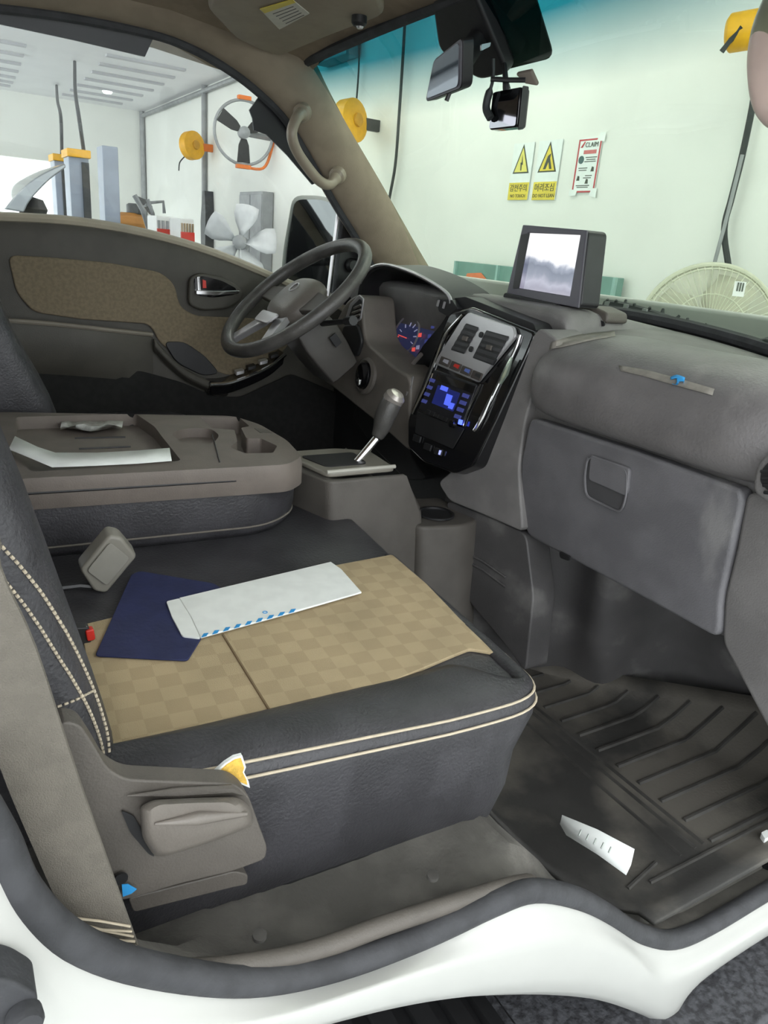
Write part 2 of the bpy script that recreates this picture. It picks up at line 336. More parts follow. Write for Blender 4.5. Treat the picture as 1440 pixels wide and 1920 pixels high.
sign((965, 268), (1003, 268), (989, 374), (952, 376), 'white and yellow warning sign with a pale lightning triangle', 0)
sign((1008, 264), (1054, 262), (1042, 374), (1001, 376), 'white and yellow warning sign with a figure in a bright triangle', 1)
sign((1088, 258), (1130, 256), (1114, 360), (1072, 362), 'red bordered white notice headed CLAIM with clear tape corners', 2)

# ---- low teal notice board behind the monitor
a = P(853, 489, X=XW - .1); c = P(1146, 575, X=XW - .1)
t = thing('notice_board', 'low teal glass board with orange patch standing against the wall', 'board', (XW - .1, (a[1] + c[1]) / 2, GZ))
TEAL = mat('teal_board', srgb(120, 158, 148), .3, noise=.1, scale=4)
MB().box((XW - .06, (a[1] + c[1]) / 2, (a[2] + GZ) / 2), (.05, a[1] - c[1], a[2] - GZ)).build('board', TEAL, t, bevel=.004)
for y in (a[1] - .01, (a[1] * .68 + c[1] * .32), c[1] + .01): MB().box((XW - .095, y, (a[2] + GZ) / 2), (.02, .02, a[2] - GZ)).build('frame_bar', mat('board_frame', srgb(150, 185, 178), .4, noise=.05, scale=20), t)
q = P(885, 522, X=XW - .09); MB().prism([q + V((0, d, h)) for d, h in ((.1, -.06), (-.16, -.12), (-.18, .0), (-.1, .045), (.06, .03))], (-.004, 0, 0)).build('orange_patch', mat('orange_print', srgb(228, 128, 84), .5, noise=.05, scale=20), t)

# ---- big round fan with a clear guard, standing by the front wall
fc = P(1322, 622, X=3.0); t = thing('drum_fan', 'large round floor fan with pale translucent wire guard by wall', 'fan', (fc[0], fc[1], GZ))
fn = V((-.72, -.68, .12)).normalized(); FR = .29
GUARD = mat('fan_guard', srgb(200, 200, 180), .4, noise=.03, scale=20)
fx = fn.cross(V((0, 0, 1))).normalized(); fy = fx.cross(fn)
MB().ring(fc, fn, FR, .012, 48).build('guard_rim', GUARD, t); MB().ring(fc + fn * .03, fn, FR * .93, .004, 48, 6).build('guard_ring', GUARD, t)
MB().ring(fc + fn * .06, fn, FR * .55, .003, 40, 6).build('guard_ring', GUARD, t)
b = MB()
for k in range(60):
    d = fx * math.cos(2 * PI * k / 60) + fy * math.sin(2 * PI * k / 60); b.tube([fc + d * FR, fc + d * FR * .9 + fn * .045, fc + d * FR * .5 + fn * .065, fc + d * .06 + fn * .07], .0016, 4)
o = b.build('guard_wires', GUARD, t); o['kind'] = 'stuff'
MB().lathe([(FR * .98, .0), (FR * .98, -.012), (0, -.012)], fc - fn * .06, fn, 40).build('rear_guard', FANG, t)
MB().lathe([(.07, .06), (.07, .072), (.06, .078), (0, .08)], fc, fn, 20).build('centre_cap', GUARD, t)
for k in range(4):
    a0 = k * PI / 2 + .4; rows = []
    for i in range(6):
        r_ = .05 + (FR * .88 - .05) * i / 5; wd = .35 + .35 * math.sin(PI * min(1, i / 4.2)); row = []
        for j in range(5):
            a_ = a0 + wd * (j - 2) / 2; row.append(fc + (fx * math.cos(a_) + fy * math.sin(a_)) * r_ + fn * (.015 * (j - 2)))
        rows.append(row)
    MB().grid(rows).build('blade', FANG, t, solid=.002)
MB().lathe([(.045, .03), (.05, -.03), (.08, -.07), (.08, -.18), (.05, -.2), (0, -.2)], fc, fn, 20).build('motor', GREYM, t)
MB().tube([fc - fn * .12, V((fc[0] + .08, fc[1] + .08, GZ + .03))], .02, 10).build('post', GREYM, t)
MB().lathe([(.24, 0), (.24, .015), (.05, .04), (0, .04)], (fc[0] + .08, fc[1] + .08, GZ), (0, 0, 1), 28).build('base', GREYM, t)
q = P(1386, 542, X=2.93); MB().box(q, (.004, .045, .06), (fn, fx, fy)).build('label_card', WHITEP, t)
for k in range(3): MB().box(q + fn * .004 + fx * (.008 - .01 * k) + fy * .008, (.002, .005, .035), (fn, fx, fy)).build('print_bar', SG_B, t)

# ---- ring fan on the far part of the wall (seen over the driver door)
fc = P(457, 249, X=XW - .35); t = thing('wall_fan', 'round wall fan with three black blades inside thin grey ring', 'fan', fc - V((0, 0, .3)))
fn = V((-.15, -1, 0)).normalized(); fx = fn.cross(V((0, 0, 1))).normalized(); fy = V((0, 0, 1)); FR = .31
MB().ring(fc, fn, FR, .016, 40).build('ring', GREYM, t)
for k in range(3):
    a0 = -PI / 2 + k * 2 * PI / 3; d = fx * math.cos(a0) + fy * math.sin(a0); s_ = fn.cross(d)
    MB().prism([fc + d * .06 - s_ * .03, fc + d * .12 - s_ * .055, fc + d * .29 - s_ * .07, fc + d * .29 + s_ * .07, fc + d * .12 + s_ * .055, fc + d * .06 + s_ * .03], fn * .02).build('blade', BLK, t, bevel=.004)
MB().lathe([(.06, -.04), (.06, .05), (.03, .07), (0, .07)], fc, fn, 16).build('hub', GREYM, t)
MB().box(fc + V((0, 0, FR + .02)), (.14, .06, .04)).build('top_clip', ORG, t, bevel=.004); MB().box(fc + V((0, 0, -FR - .02)), (.16, .06, .04)).build('bottom_clip', ORG, t, bevel=.004)
MB().tube(spline([fc + V((0, 0, -FR - .02)), fc + V((.22, -.02, -.32)), fc + V((.32, 0, -.12)), fc + V((.34, 0, .05))], 5), .016, 6).build('bracket', ORG, t)
MB().tube([fc - fn * .02, V((XW, fc[1] + .1, fc[2]))], .03, 8).build('arm', GREYM, t)

# ---- grey cabinet + white floor fan at the wall
a = P(449, 360, X=XW - .14); c = P(492, 360, X=XW - .14)
t = thing('steel_cabinet', 'tall grey steel cabinet standing against the far wall', 'cabinet', (XW - .07, (a[1] + c[1]) / 2, GZ))
cw = a[1] - c[1]; zt = a[2]; ym = (a[1] + c[1]) / 2
MB().box((XW - .072, ym, (GZ + zt) / 2), (.13, cw, zt - GZ)).build('body', GREYM, t, bevel=.006)
for s in (-1, 1):
    d = MB().box((XW - .135, ym + s * cw / 4, (GZ + zt) / 2), (.02, cw / 2 - .02, zt - GZ - .06)).build('door', GREYM, t, bevel=.004)
    MB().lathe([(.03, 0), (.03, .01), (0, .012)], (XW - .145, ym + s * cw * .25, zt - .2), (-1, 0, 0), 14).build('emblem', WHITEP, d)
fc = P(450, 455, X=XW - .75); t = thing('pedestal_fan', 'white pedestal fan with broad pale blades before grey cabinet', 'fan', (fc[0], fc[1], GZ))
fn = V((-.5, -.86, .1)).normalized(); fx = fn.cross(V((0, 0, 1))).normalized(); fy = fx.cross(fn); FR = .36
PALE = mat('pale_blade', srgb(205, 207, 210), .4, noise=.03, scale=20)
for k in range(5):
    a0 = k * 2 * PI / 5 + .5; rows = []
    for i in range(5):
        r_ = .05 + (FR - .05) * i / 4; wd = .25 + .22 * math.sin(PI * i / 4.6)
        rows.append([fc + (fx * math.cos(a0 + wd * (j - 2) / 2) + fy * math.sin(a0 + wd * (j - 2) / 2)) * r_ + fn * (.02 * (j - 2)) for j in range(5)])
    MB().grid(rows).build('blade', PALE, t, solid=.004)
MB().lathe([(.07, -.12), (.07, .03), (.04, .05), (0, .05)], fc, fn, 16).build('motor', GREYM, t)
MB().tube([fc - fn * .06, V((fc[0], fc[1] + .08, GZ + .03))], .03, 8).build('post', WHITEP, t); MB().lathe([(.25, 0), (.25, .03), (.04, .06), (0, .06)], (fc[0], fc[1] + .08, GZ), (0, 0, 1), 20).build('base', WHITEP, t)

# ---- two-post lift columns
def post(u0, u1, vt, Y, label, cap, dark):
    a = P(u0, vt, Y=Y); c = P(u1, vt, Y=Y); xm = (a[0] + c[0]) / 2; wd = c[0] - a[0]
    t = thing('lift_column', label, 'lift column', (xm, Y + .15, GZ), 'vehicle lift columns')
    z = a[2]; b = MB().box((xm, Y + .15, (z + GZ) / 2 + .02), (wd, .3, z - GZ - .04)); b.build('column', POSTM, t, bevel=.01)
    MB().box((xm, Y + .15, GZ + .02), (wd + .06, .4, .04)).build('base_plate', DKM, t)
    if cap: MB().box((xm, Y + .14, z + .02), (wd + .03, .36, .07)).build('top_cap', YEL, t, bevel=.008)
    if dark: MB().box((xm + wd * .3, Y - .012, (z + GZ) / 2), (wd * .36, .03, z - GZ - .1)).build('slide_channel', DKM, t, bevel=.004)
    return xm, z
post(191, 221, 272, 9.0, 'tall plain pale blue-grey lift column without a cap', 0, 0)
xa, za = post(128, 166, 290, 8.0, 'blue-grey lift column with yellow cap and dark slide channel', 1, 1)
xb, zb = post(101, 121, 298, 9.6, 'narrow dark lift column with a small orange cap behind another', 1, 1)
for (pts, Y, l_) in ((((140, 115), (141, 170), (148, 220), (157, 283)), 8.1, 'grey hydraulic hose rising from the yellow capped column'), (((106, 160), (108, 190), (114, 220), (116, 292)), 9.7, 'grey hose rising from the narrow capped column')):
    q = [P(u, v, Y=Y) for u, v in pts]; q[0] = P(*pts[0], Z=ZC); q[1] = P(*pts[1], Y=(q[0][1] + Y) / 2); tag(MB().tube(spline(q, 5), .018, 8).build('lift_hose', DKM), l_, 'hose')

# ---- car with raised bonnet in the far bay
Y = 6.2; t = thing('parked_car', 'silver car with raised bonnet parked in the far bay', 'car', (.6, 6.9, GZ))
CARP = mat('car_silver', srgb(150, 154, 160), .3, .4, coat=.5, noise=.03, scale=5)
top = pxs([(8, 392), (30, 365), (60, 338), (90, 320), (122, 306)], Y=Y); bot = pxs([(45, 398), (55, 378), (75, 355), (98, 333), (124, 314)], Y=Y)
MB().loft([[a, c, c + V((0, 1.4, 0)), a + V((0, 1.4, 0))] for a, c in zip(spline(top, 4), spline(bot, 4))]).build('bonnet', CARP, t, bevel=.01)
b = MB(); x0 = -3.0; x1 = P(150, 420, Y=Y)[0]; zt = P(60, 412, Y=Y)[2]
b.prism([(x1, Y - .1, GZ + .25), (x1 + .05, Y - .1, GZ + .6), (x1 - .1, Y - .1, zt - .05), (.6, Y - .1, zt), (-3.2, Y - .1, zt), (-3.3, Y - .1, GZ + .3)], (0, 1.7, 0)); b.build('body', CARP, t, bevel=.08, seg=3)
MB().prism([(-.2, Y, zt - .02), (-.9, Y, zt + .5), (-2.4, Y, zt + .52), (-3.0, Y, zt - .02)], (0, 1.5, 0)).build('cabin', mat('car_window', (.05, .06, .07), .1), t, bevel=.05)
for s in (-.05, 1.45):
    for x in (.4, -2.3): MB().lathe([(.2, 0), (.31, .02), (.31, .2), (.2, .22), (0, .22)], (x, Y + s - .12, GZ + .31), (0, 1, 0), 24).build('wheel', BLK, t)
MB().lathe([(.09, 0), (.11, .05), (.08, .12), (0, .14)], P(62, 405, Y=Y + .5), (0, 0, 1), 12).build('filler_cap', BLK, t)

# ---- clutter against the far corner
a = P(244, 412, Y=10.0); t = thing('air_compressor', 'small orange machine on stand beside the plain lift column', 'machine', (a[0], 10.0, GZ))
MB().lathe([(.10, .0), (.2, .03), (.23, .12), (.2, .2), (.1, .24), (0, .24)], (a[0], 10.0, a[2] - .16), (0, 0, 1), 20).build('tank', mat('machine_orange', srgb(214, 148, 74), .5, noise=.05, scale=10), t)
MB().box((a[0], 10.0, (a[2] - .16 + GZ) / 2), (.3, .3, a[2] - .16 - GZ)).build('stand', DKM, t); MB().lathe([(.1, 0), (.1, .1), (.07, .12), (0, .12)], (a[0] + .06, 10.0, a[2] + .07), (0, 0, 1), 14).build('motor', DKM, t)
Y = 9.3; t = thing('hand_cart', 'upright metal hand cart frame with black panels in corner', 'cart', (P(285, 420, Y=Y)[0], Y, GZ))
A = lambda u, v: P(u, v, Y=Y); g = A(282, 440); g2 = A(290, 440)
for l, r_ in (([A(252, 366), A(268, 395), g, V((g[0], Y, GZ))], .03), ([A(276, 374), A(286, 400), g2, V((g2[0], Y, GZ))], .025), ([A(282, 380), A(306, 378), A(308, 400)], .02)): MB().tube(l, r_, 6).build('frame_tube', GREYM, t)
MB().prism([A(254, 366), A(278, 376), A(270, 385), A(257, 372)], (0, .05, 0)).build('black_panel', BLK, t); MB().prism([A(272, 388), A(286, 386), A(282, 402)], (0, .05, 0)).build('black_panel', BLK, t); MB().prism([A(274, 410), A(286, 408), A(284, 430)], (0, .05, 0)).build('black_panel', BLK, t)
def crate(u0, v0, u1, v1, Y, label, m1, m2):
    a = P(u0, v0, Y=Y); c = P(u1, v1, Y=Y); zb = c[2]; xm = (a[0] + c[0]) / 2; wd = c[0] - a[0]
    t = thing('storage_crate', label, 'crate', (xm, Y + .2, GZ))
    MB().box((xm, Y + .2, (a[2] + zb) / 2), (wd, .4, a[2] - zb)).build('body', m1, t, bevel=.01)
    n = 5
    for k in range(n): MB().box((a[0] + wd * (k + .5) / n, Y - .01, (a[2] * .55 + zb * .45)), (wd / n * .5, .02, (a[2] - zb) * .5)).build('slat', m2, t)
    MB().box((xm, Y - .012, zb + .05), (wd * .98, .025, .09)).build('red_stripe', RED, t)
    MB().box((xm, Y + .2, (zb + GZ) / 2), (wd * .9, .36, zb - GZ)).build('stand', GREYM, t)
crate(293, 404, 334, 449, 8.5, 'white slatted crate with red stripe on stand', WHITEP, GREYM)
crate(338, 409, 364, 455, 7.9, 'small white crate with brown front and red stripe', WHITEP, mat('crate_brown', srgb(165, 145, 115), .7, noise=.1, scale=10))
q = P(381, 400, X=XW - .12); t = MB().prism([q + V((0, d, h)) for d, h in ((.1, -.5), (.12, -.1), (.03, .28), (-.06, .28), (-.1, 0), (-.08, -.5))], (.118, 0, 0)); tag(t.build('hanging_coat', DKM), 'dark work coat hanging beside the vertical pipe', 'coat')

# ================================================================== truck cab
cab = thing('truck_cab', 'white truck cab shell with open passenger doorway', 'truck', (.6, 1.27, GZ))
YC = 1.27
# --- near side sill: door edge E, crease C, lower lip L (pixels on planes at the sill)
E_ = [(-80, 1480), (0, 1612), (50, 1715), (140, 1800), (280, 1850), (470, 1872), (640, 1842), (800, 1782), (930, 1720), (1010, 1692), (1090, 1705), (1150, 1735), (1205, 1768), (1270, 1780), (1340, 1752), (1440, 1692), (1560, 1620)]
C_ = [(-220, 1560), (-120, 1760), (-20, 1880), (100, 1960), (280, 1960), (480, 1925), (640, 1873), (800, 1822), (940, 1790), (1050, 1768), (1140, 1775), (1200, 1805), (1240, 1840), (1275, 1830), (1335, 1800), (1440, 1735), (1560, 1660)]
L_ = [(-500, 1700), (-300, 2000), (-100, 2150), (100, 2150), (280, 2100), (480, 1975), (650, 1921), (800, 1893), (930, 1884), (1040, 1884), (1130, 1893), (1200, 1915), (1240, 1930), (1262, 1925), (1300, 1855), (1440, 1757), (1560, 1690)]
pe = pxs(E_, Y=.425); pc = pxs(C_, Y=.405); pl = pxs(L_, Y=.418)
pa = [a * .72 + c * .28 + V((0, .004, 0)) for a, c in zip(pe, pc)]
pb = [c * .8 + a * .2 + V((0, -.001, 0)) for a, c in zip(pe, pc)]
pm = [c * .5 + l * .5 + V((0, -.006, 0)) for c, l in zip(pc, pl)]
pr = [l + V((0, .05, .0)) for l in pl]
pi_ = [a + V((0, .03, 0)) for a in pe]
MB().grid([spline(x, 3) for x in (pi_, pe, pa, pb, pc, pm, pl, pr)]).build('sill_panel', PAINT, cab, sub=1)
# weatherstrip round the doorway
wsp = spline([p + V((0, .012, .006)) for p in pe], 5)
lab(MB().tube(wsp, .0135, 10).build('door_weatherstrip', RUB, cab), 'dark rubber door seal')
# floor pan: seat platform that drops into the footwell, with a kick strip at the door
def edgez(x):
    for a, c in zip(pe[2:], pe[3:]):
        if a[0] <= x <= c[0]: return a[2] + (c[2] - a[2]) * (x - a[0]) / (c[0] - a[0])
    return pe[-1][2] if x > 1 else pe[3][2]
rows = []
for i in range(40):
    x = -.02 + 1.12 * i / 39; e = edgez(x); base = -.66 if x < .5 else (-.66 - .23 * (lambda s: s * s * (3 - 2 * s))(min(1, (x - .5) / .25)))
    rows.append([V((x, .44, e + .004)), V((x, .455, e + .004)), V((x, .475, e - .004)), V((x, .50, max(min(e, -.6), base) - .012 if x < .5 else base + .01)), V((x, .58, base)), V((x, .8, base)), V((x, 1.1, base)), V((x, 1.5, base)), V((x, 2.0, base))])
lab(MB().grid(rows).build('floor_pan', FLOORM, cab), 'dusty grey vinyl cab floor')
for (u, v) in ((812, 1640), (487, 1752)):
    p = P(u, v, Y=.47); z = -.62
    MB().lathe([(.0065, -.004), (.0065, .0003), (.005, .0006), (0, .0006)], P(u, v, Y=.468), (0, -.1, 1), 16).build('trim_clip', mat('clip_dark', (.05, .047, .042), .9, noise=.1, scale=40), cab)
# scuff-plate strip inside the seal at the left
sp = spline(pxs([(168, 1780), (250, 1804), (350, 1820), (500, 1803), (610, 1775), (720, 1735), (860, 1690), (960, 1660), (1010, 1652)], Y=.447), 5)
lab(MB().tube(sp, [.004] + [.0095] * (len(sp) - 3) + [.007, .003], 10).build('scuff_plate', GREYP, cab), 'grey plastic door sill lip')
# toe board / heater housing under the dash
base = [(.97, 1.30), (.99, 1.15), (1.06, 1.07), (1.13, 1.0), (1.19, .92), (1.27, .88), (1.33, .81), (1.42, .67), (1.48, .44)]
topl = [(.99, 1.30), (1.0, 1.16), (1.02, 1.06), (1.10, .98), (1.12, .90), (1.20, .87), (1.24, .78), (1.28, .66), (1.3, .44)]
bl = spline([V((x, y, -.92)) for x, y in base], 5); tl = spline([V((x, y, -.40)) for x, y in topl], 5)
rows = []
for k in range(9):
    s = k / 8; rows.append([a * (1 - s) + c * s + V((-.05 * math.sin(PI * s) * (.4 + .6 * math.sin(i * .38)), 0, 0)) for i, (a, c) in enumerate(zip(bl, tl))])
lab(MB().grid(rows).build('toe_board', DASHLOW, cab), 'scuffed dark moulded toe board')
MB().box((1.5, YC, -.55), (.03, 1.7, .95)).build('front_panel', PAINT, cab, bevel=.01)
# lower white nose + wheel arch interior + step
lab(MB().box((.98, .56, -1.06), (.86, .44, .06)).build('step_plate', mat('step_tread', (.03, .03, .034), .75, bump=1, bscale=120, c2=(.075, .077, .085), scale=90, noise=.2), cab, bevel=.008), 'black textured entry step')
MB().box((.0, 1.29, -.74), (1.0, 1.5, .06)).build('underbody', BLK, cab)
MB().box((.98, .8, -.99), (.9, .02, .2)).build('step_riser', BLK, cab)
# tyre in the arch
t_ = MB().lathe([(.19, -.11), (.29, -.115), (.33, -.09), (.335, 0), (.33, .09), (.29, .115), (.19, .11)], (.42, .56, GZ + .335), (0, 1, 0), 40); tyre = t_.build('front_tyre', BLK, cab)
for k in range(40):
    a_ = 2 * PI * k / 40; d = V((math.cos(a_), 0, math.sin(a_))); s_ = V((-math.sin(a_), 0, math.cos(a_)))
    MB().box(V((.42, .56, GZ + .335)) + d * .337, (.012, .17, .03), (d, V((0, 1, 0)), s_)).build('tread_block', BLK, tyre)
MB().lathe([(.19, -.05), (.15, -.03), (.06, -.03), (0, -.03)], (.42, .56, GZ + .335), (0, 1, 0), 24).build('wheel_rim', GREYM, cab)
# --- rear wall, headliner, roof
MB().box((-.62, YC, -.2), (.04, 1.7, 1.2)).build('rear_wall', GREYP, cab)
rows = []
for i in range(17):
    y = .56 + (1.98 - .56) * i / 16; d = abs(y - YC) / .71; zz = .47 - .075 * d ** 4
    rows.append([V((-.62, y, zz)), V((0, y, zz + .005)), V((.5, y, zz)), V((.68, y, zz - .02)), V((.80, y, zz - .03)), V((.845, y, zz - .045))])
lab(MB().grid(rows).build('headliner', LINER, cab, solid=.03), 'brown fabric roof lining')
# --- driver side roof rail + A pillar trim (strip between inner edge and window opening)
def dy(z): return 1.985 - .26 * max(0, z + .05)         # the cab side leans in upwards
def pd(u, v, off=0):
    y = 1.95
    for _ in range(6): p = P(u, v, Y=y); y = dy(p[2]) - off
    return P(u, v, Y=y)
inn = [pd(u, v, .05) for u, v in ((-60, -60), (120, -30), (300, 0), (420, 40), (500, 80), (562, 106), (600, 176), (640, 250), (700, 350), (745, 428), (790, 505), (850, 600))]
mid = [pd(u, v, .035) for u, v in ((-60, -30), (120, -6), (270, 26), (390, 66), (465, 108), (520, 158), (566, 220), (612, 296), (656, 374), (700, 446), (740, 520), (795, 610))]
out = [pd(u, v, 0) for u, v in ((-60, 4), (120, 26), (280, 58), (355, 84), (420, 120), (478, 162), (536, 218), (582, 292), (634, 384), (676, 452), (716, 525), (765, 620))]
bk = [p + V((0, .045, 0)) for p in out]
fwd_ = [p + V((.035, .03, .02)) for p in inn]
MB().grid([spline(x, 4) for x in (fwd_, inn, mid, out, bk)]).build('pillar_trim', TAUPE, cab, sub=1)
lab(cab.children[-1], 'taupe driver side pillar and roof rail trim')
MB().tube(spline([p + V((0, .012, 0)) for p in out], 4), .012, 8).build('window_seal', RUB, cab)
lab(MB().prism(rnd([(1.12, .43, -.92), (1.14, .43, -.5), (1.06, .43, -.2), (1.24, .43, -.1), (1.5, .43, -.16), (1.52, .43, -1.0), (1.12, .43, -1.0)], .02), (0, .03, 0)).build('kick_panel', PAINT, cab, bevel=.008), 'white front door pillar base')
lab(MB().prism(rnd([(-.28, .43, -.52), (-.075, .43, -.50), (-.085, .47, .0), (-.12, .54, .40), (-.30, .54, .40)], .01), (0, .06, 0)).build('door_pillar', GREYP, cab, bevel=.01), 'grey trim of the pillar behind the doorway')
# outer roof
rows = []
for i in range(9):
    y = .5 + 1.54 * i / 8; d = abs(y - YC) / .77; zz = .55 - .1 * d ** 4; rows.append([V((-.7, y, zz)), V((.3, y, zz + .02)), V((.7, y, zz - .02)), V((.86, y, zz - .1))])
MB().grid(rows).build('roof_panel', PAINT, cab, solid=.01)
# near A pillar with trim (just at the frame's right edge)
b = MB(); ra = []
for s in [i / 8 for i in range(9)]:
    c = V((.83 + .5 * s, .65 - .1 * s, .41 - .56 * s)); r_ = .045; nn = V((.55, 0, .5)).normalized()
    ra.append([c + V((0, 1, 0)) * r_ * .8 * math.cos(2 * PI * k / 10) + nn * r_ * 1.2 * math.sin(2 * PI * k / 10) for k in range(10)])
lab(b.loft(ra).build('pillar_trim', TAUPE, cab), 'taupe passenger side pillar trim')
# windshield
def wsb(y): d = y - YC; return V((1.39 - .12 * d * d, y, -.105 - .13 * d * d))
def wst(y): d = y - YC; return V((.845 - .05 * d * d, YC + d * .86, .415 - .05 * d * d))
rows = []
for i in range(21):
    y = .54 + 1.47 * i / 20; rows.append([wsb(y) * (1 - s) + wst(y) * s + V((.035, 0, .03)) * math.sin(PI * s) for s in [k / 14 for k in range(15)]])
wsho = MB().grid(rows).build('windshield', WSG, None); wsho['kind'] = 'structure'; wsho.name = 'window_1'; lab(wsho, 'curved truck windshield with teal sun band at top')
mesh = wsho.data; zoff = wsho.location.z - H           # keep the band in camera-relative heights
for v_ in mesh.vertices: v_.co.z += zoff
wsho.location.z = H
sealp = [wsb(.54 + 1.47 * i / 20) for i in range(21)] + [rows[20][k] for k in range(1, 15)] + [wst(2.01 - 1.47 * i / 20) for i in range(21)] + [rows[0][14 - k] for k in range(1, 14)]
lab(MB().tube(sealp, .013, 8, closed=True).build('windshield_seal', RUB, cab), 'black windshield seal')
lab(MB().tube([wsb(.54 + 1.47 * i / 20) + V((.03, 0, -.03)) for i in range(21)], .03, 8).build('cowl', BLK, cab), 'black cowl below the windshield')
WSP = (.845 + .03, 0, .415 + .025); WSN = V((.52, 0, .545)).normalized()
def pw(u, v, off=.01): return PP(u, v, V(WSP) - WSN * off, WSN)
# smoked film patch behind the mirror
lab(MB().prism(rnd([pw(838, -60), pw(990, -60), pw(1040, 106), pw(905, 140), pw(850, 60)], .02), WSN * -.003).build('smoked_patch', SMOKE, cab), 'dark smoked patch behind the mirror')
# door bump stop on the sill
p = P(30, 1885, Y=.4); s_ = thing('door_stopper', 'black rubber door stopper block on the white sill', 'rubber stop', p - V((0, 0, .04)))
MB().prism(rnd([P(u, v, Y=.385) for u, v in ((-60, 1836), (20, 1838), (72, 1868), (70, 1895), (40, 1935), (-60, 1935))], .01), (0, .03, 0)).build('block', RUB, s_, bevel=.006)
MB().lathe([(.011, 0), (.011, .008), (.009, .012), (0, .012)], P(44, 1902, Y=.384), (0.1, -1, .1), 20).build('button', RUB, s_)

# ================================================================== driver door
dr = thing('driver_door', 'dark grey driver door panel with tan cloth insert', 'door', (.45, 2.02, -.62))
YD = 2.015
D = lambda l, y=YD: pxs(l, Y=y)
belt = [(-260, 410), (-120, 413), (0, 417), (120, 423), (230, 438), (330, 461), (420, 490), (510, 527), (600, 564), (680, 606)]
bp = spline(D(belt), 4)
rows = []
for k, (dz, yo) in enumerate(((.0, .05), (.012, .03), (.008, .0), (-.02, -.012), (-.08, -.004), (-.22, 0), (-.34, -.01), (-.5, 0), (-.75, .0))):
    rows.append([V((p[0], YD + yo, (p[2] + dz) if dz > -.3 else (dz + (p[2] * .5 if dz > -.45 else 0)))) for p in bp])
MB().grid(rows).build('panel', DOORP, dr)
lab(MB().tube([p + V((0, .0, .012)) for p in bp], .011, 8).build('belt_moulding', mat('belt_moulding', srgb(172, 164, 146), .5, noise=.05, scale=20), dr), 'pale window ledge moulding')
ins = rnd(D([(14, 478), (90, 482), (200, 492), (300, 510), (326, 532), (336, 575), (365, 592), (470, 596), (560, 610), (530, 660), (430, 705), (360, 680), (300, 645), (280, 607), (150, 598), (62, 585), (30, 548)], YD - .004), .02)
lab(MB().prism(ins, (0, -.008, 0)).build('cloth_insert', DOORF, dr, bevel=.004), 'tan cloth insert')
# inner handle: dark cup, chrome lever, red lock mark
cup = rnd(D([(352, 520), (372, 510), (420, 520), (450, 540), (452, 560), (425, 578), (375, 582), (350, 570)], YD - .01), .018)
c_ = MB().prism(cup, (0, -.016, 0)).build('handle_surround', DOORP, dr, bevel=.006, seg=3)
MB().prism(rnd(D([(362, 522), (378, 517), (415, 526), (443, 541), (440, 552), (400, 558), (366, 554)], YD - .026), .012), (0, -.003, 0)).build('cup', GLOSS, c_)
MB().prism(rnd(D([(366, 544), (400, 545), (447, 544), (445, 550), (400, 553), (366, 551)], YD - .03), .003), (0, -.012, 0)).build('lever', CHROME, c_, bevel=.002)
MB().prism(D([(368, 518), (374, 518), (376, 545), (369, 545)], YD - .03), (0, -.008, 0)).build('lock_tab', CHROME, c_, bevel=.002)
MB().prism(D([(379, 524), (385, 526), (386, 540), (379, 540)], YD - .03), (0, -.005, 0)).build('red_mark', RED, c_)
# armrest + pull pocket + switch pod
arm = [(-160, 590), (30, 600), (160, 612), (285, 628)]
a = spline(D(arm, YD - .012), 4); rr = []
for i_, p in enumerate(a):
    k_ = 1 if i_ < len(a) - 3 else (.7, .35, .1)[i_ - len(a) + 3]; rr.append([p, p + V((0, -.035 * k_, -.003)), p + V((0, -.04 * k_, -.02)), p + V((0, -.03 * k_, -.10)), p + V((0, 0, -.14))])
MB().loft(rr).build('armrest', DOORP, dr, bevel=.008, seg=3)
lab(MB().tube([p + V((0, -.033 * (1 if i_ < len(a) - 3 else (.7, .35, .1)[i_ - len(a) + 3]), .001)) for i_, p in enumerate(a)], .006, 8).build('armrest_highlight', mat('armrest_highlight', srgb(122, 115, 104), .45, noise=.05, scale=20), dr), 'armrest edge with a painted highlight')  # lighter colour paints the highlight along the armrest ledge
pk = spline(D([(285, 632), (310, 660), (345, 690), (390, 712), (425, 722)], YD - .02), 4)
MB().loft([[p, p + V((0, -.022, .0)), p + V((0, -.025, -.02)), p + V((0, 0, -.035))] for p in pk]).build('pull_pocket', DOORP, dr, bevel=.006)
MB().prism(rnd(D([(305, 640), (345, 640), (385, 668), (412, 700), (380, 705), (330, 680)], YD - .012), .02), (0, -.006, 0)).build('pocket_liner', BLK, dr, bevel=.003)
sw = spline(D([(395, 722), (430, 719), (475, 703), (510, 685), (535, 664)], YD - .06), 5)
lab(MB().tube(sw, .006, 8).build('chrome_strip', CHROME, dr), 'chrome strip under the switch pod')
MB().loft([[p + V((0, 0, .004)), p + V((0, .07, .01)), p + V((0, .07, -.04)), p + V((0, .01, -.03))] for p in sw]).build('switch_pod', GLOSS, dr, bevel=.004)
for k, (u, v) in enumerate(((448, 703), (470, 694), (492, 684), (512, 672))):
    q = P(u, v, Y=YD - .045); MB().prism(rnd([q + V((-.012, -.012, 0)), q + V((.012, -.012, .006)), q + V((.014, .014, .008)), q + V((-.01, .014, .002))], .004), (0, 0, .01)).build('window_switch', BLK if k % 2 else SILV, dr, bevel=.002)
lab(MB().prism(rnd(D([(-160, 700), (130, 690), (260, 694), (340, 716), (400, 742), (450, 744), (545, 700), (640, 740), (650, 930), (-160, 930)], YD - .018), .02), (0, -.006, 0)).build('lower_dark_panel', mat('near_black_sheet', (.012, .012, .011), .95, noise=.15, scale=60, bump=.3, bscale=600), dr, bevel=.003), 'near-black panel over the lower door')  # near-black sheet makes the lower door darker than the panel above
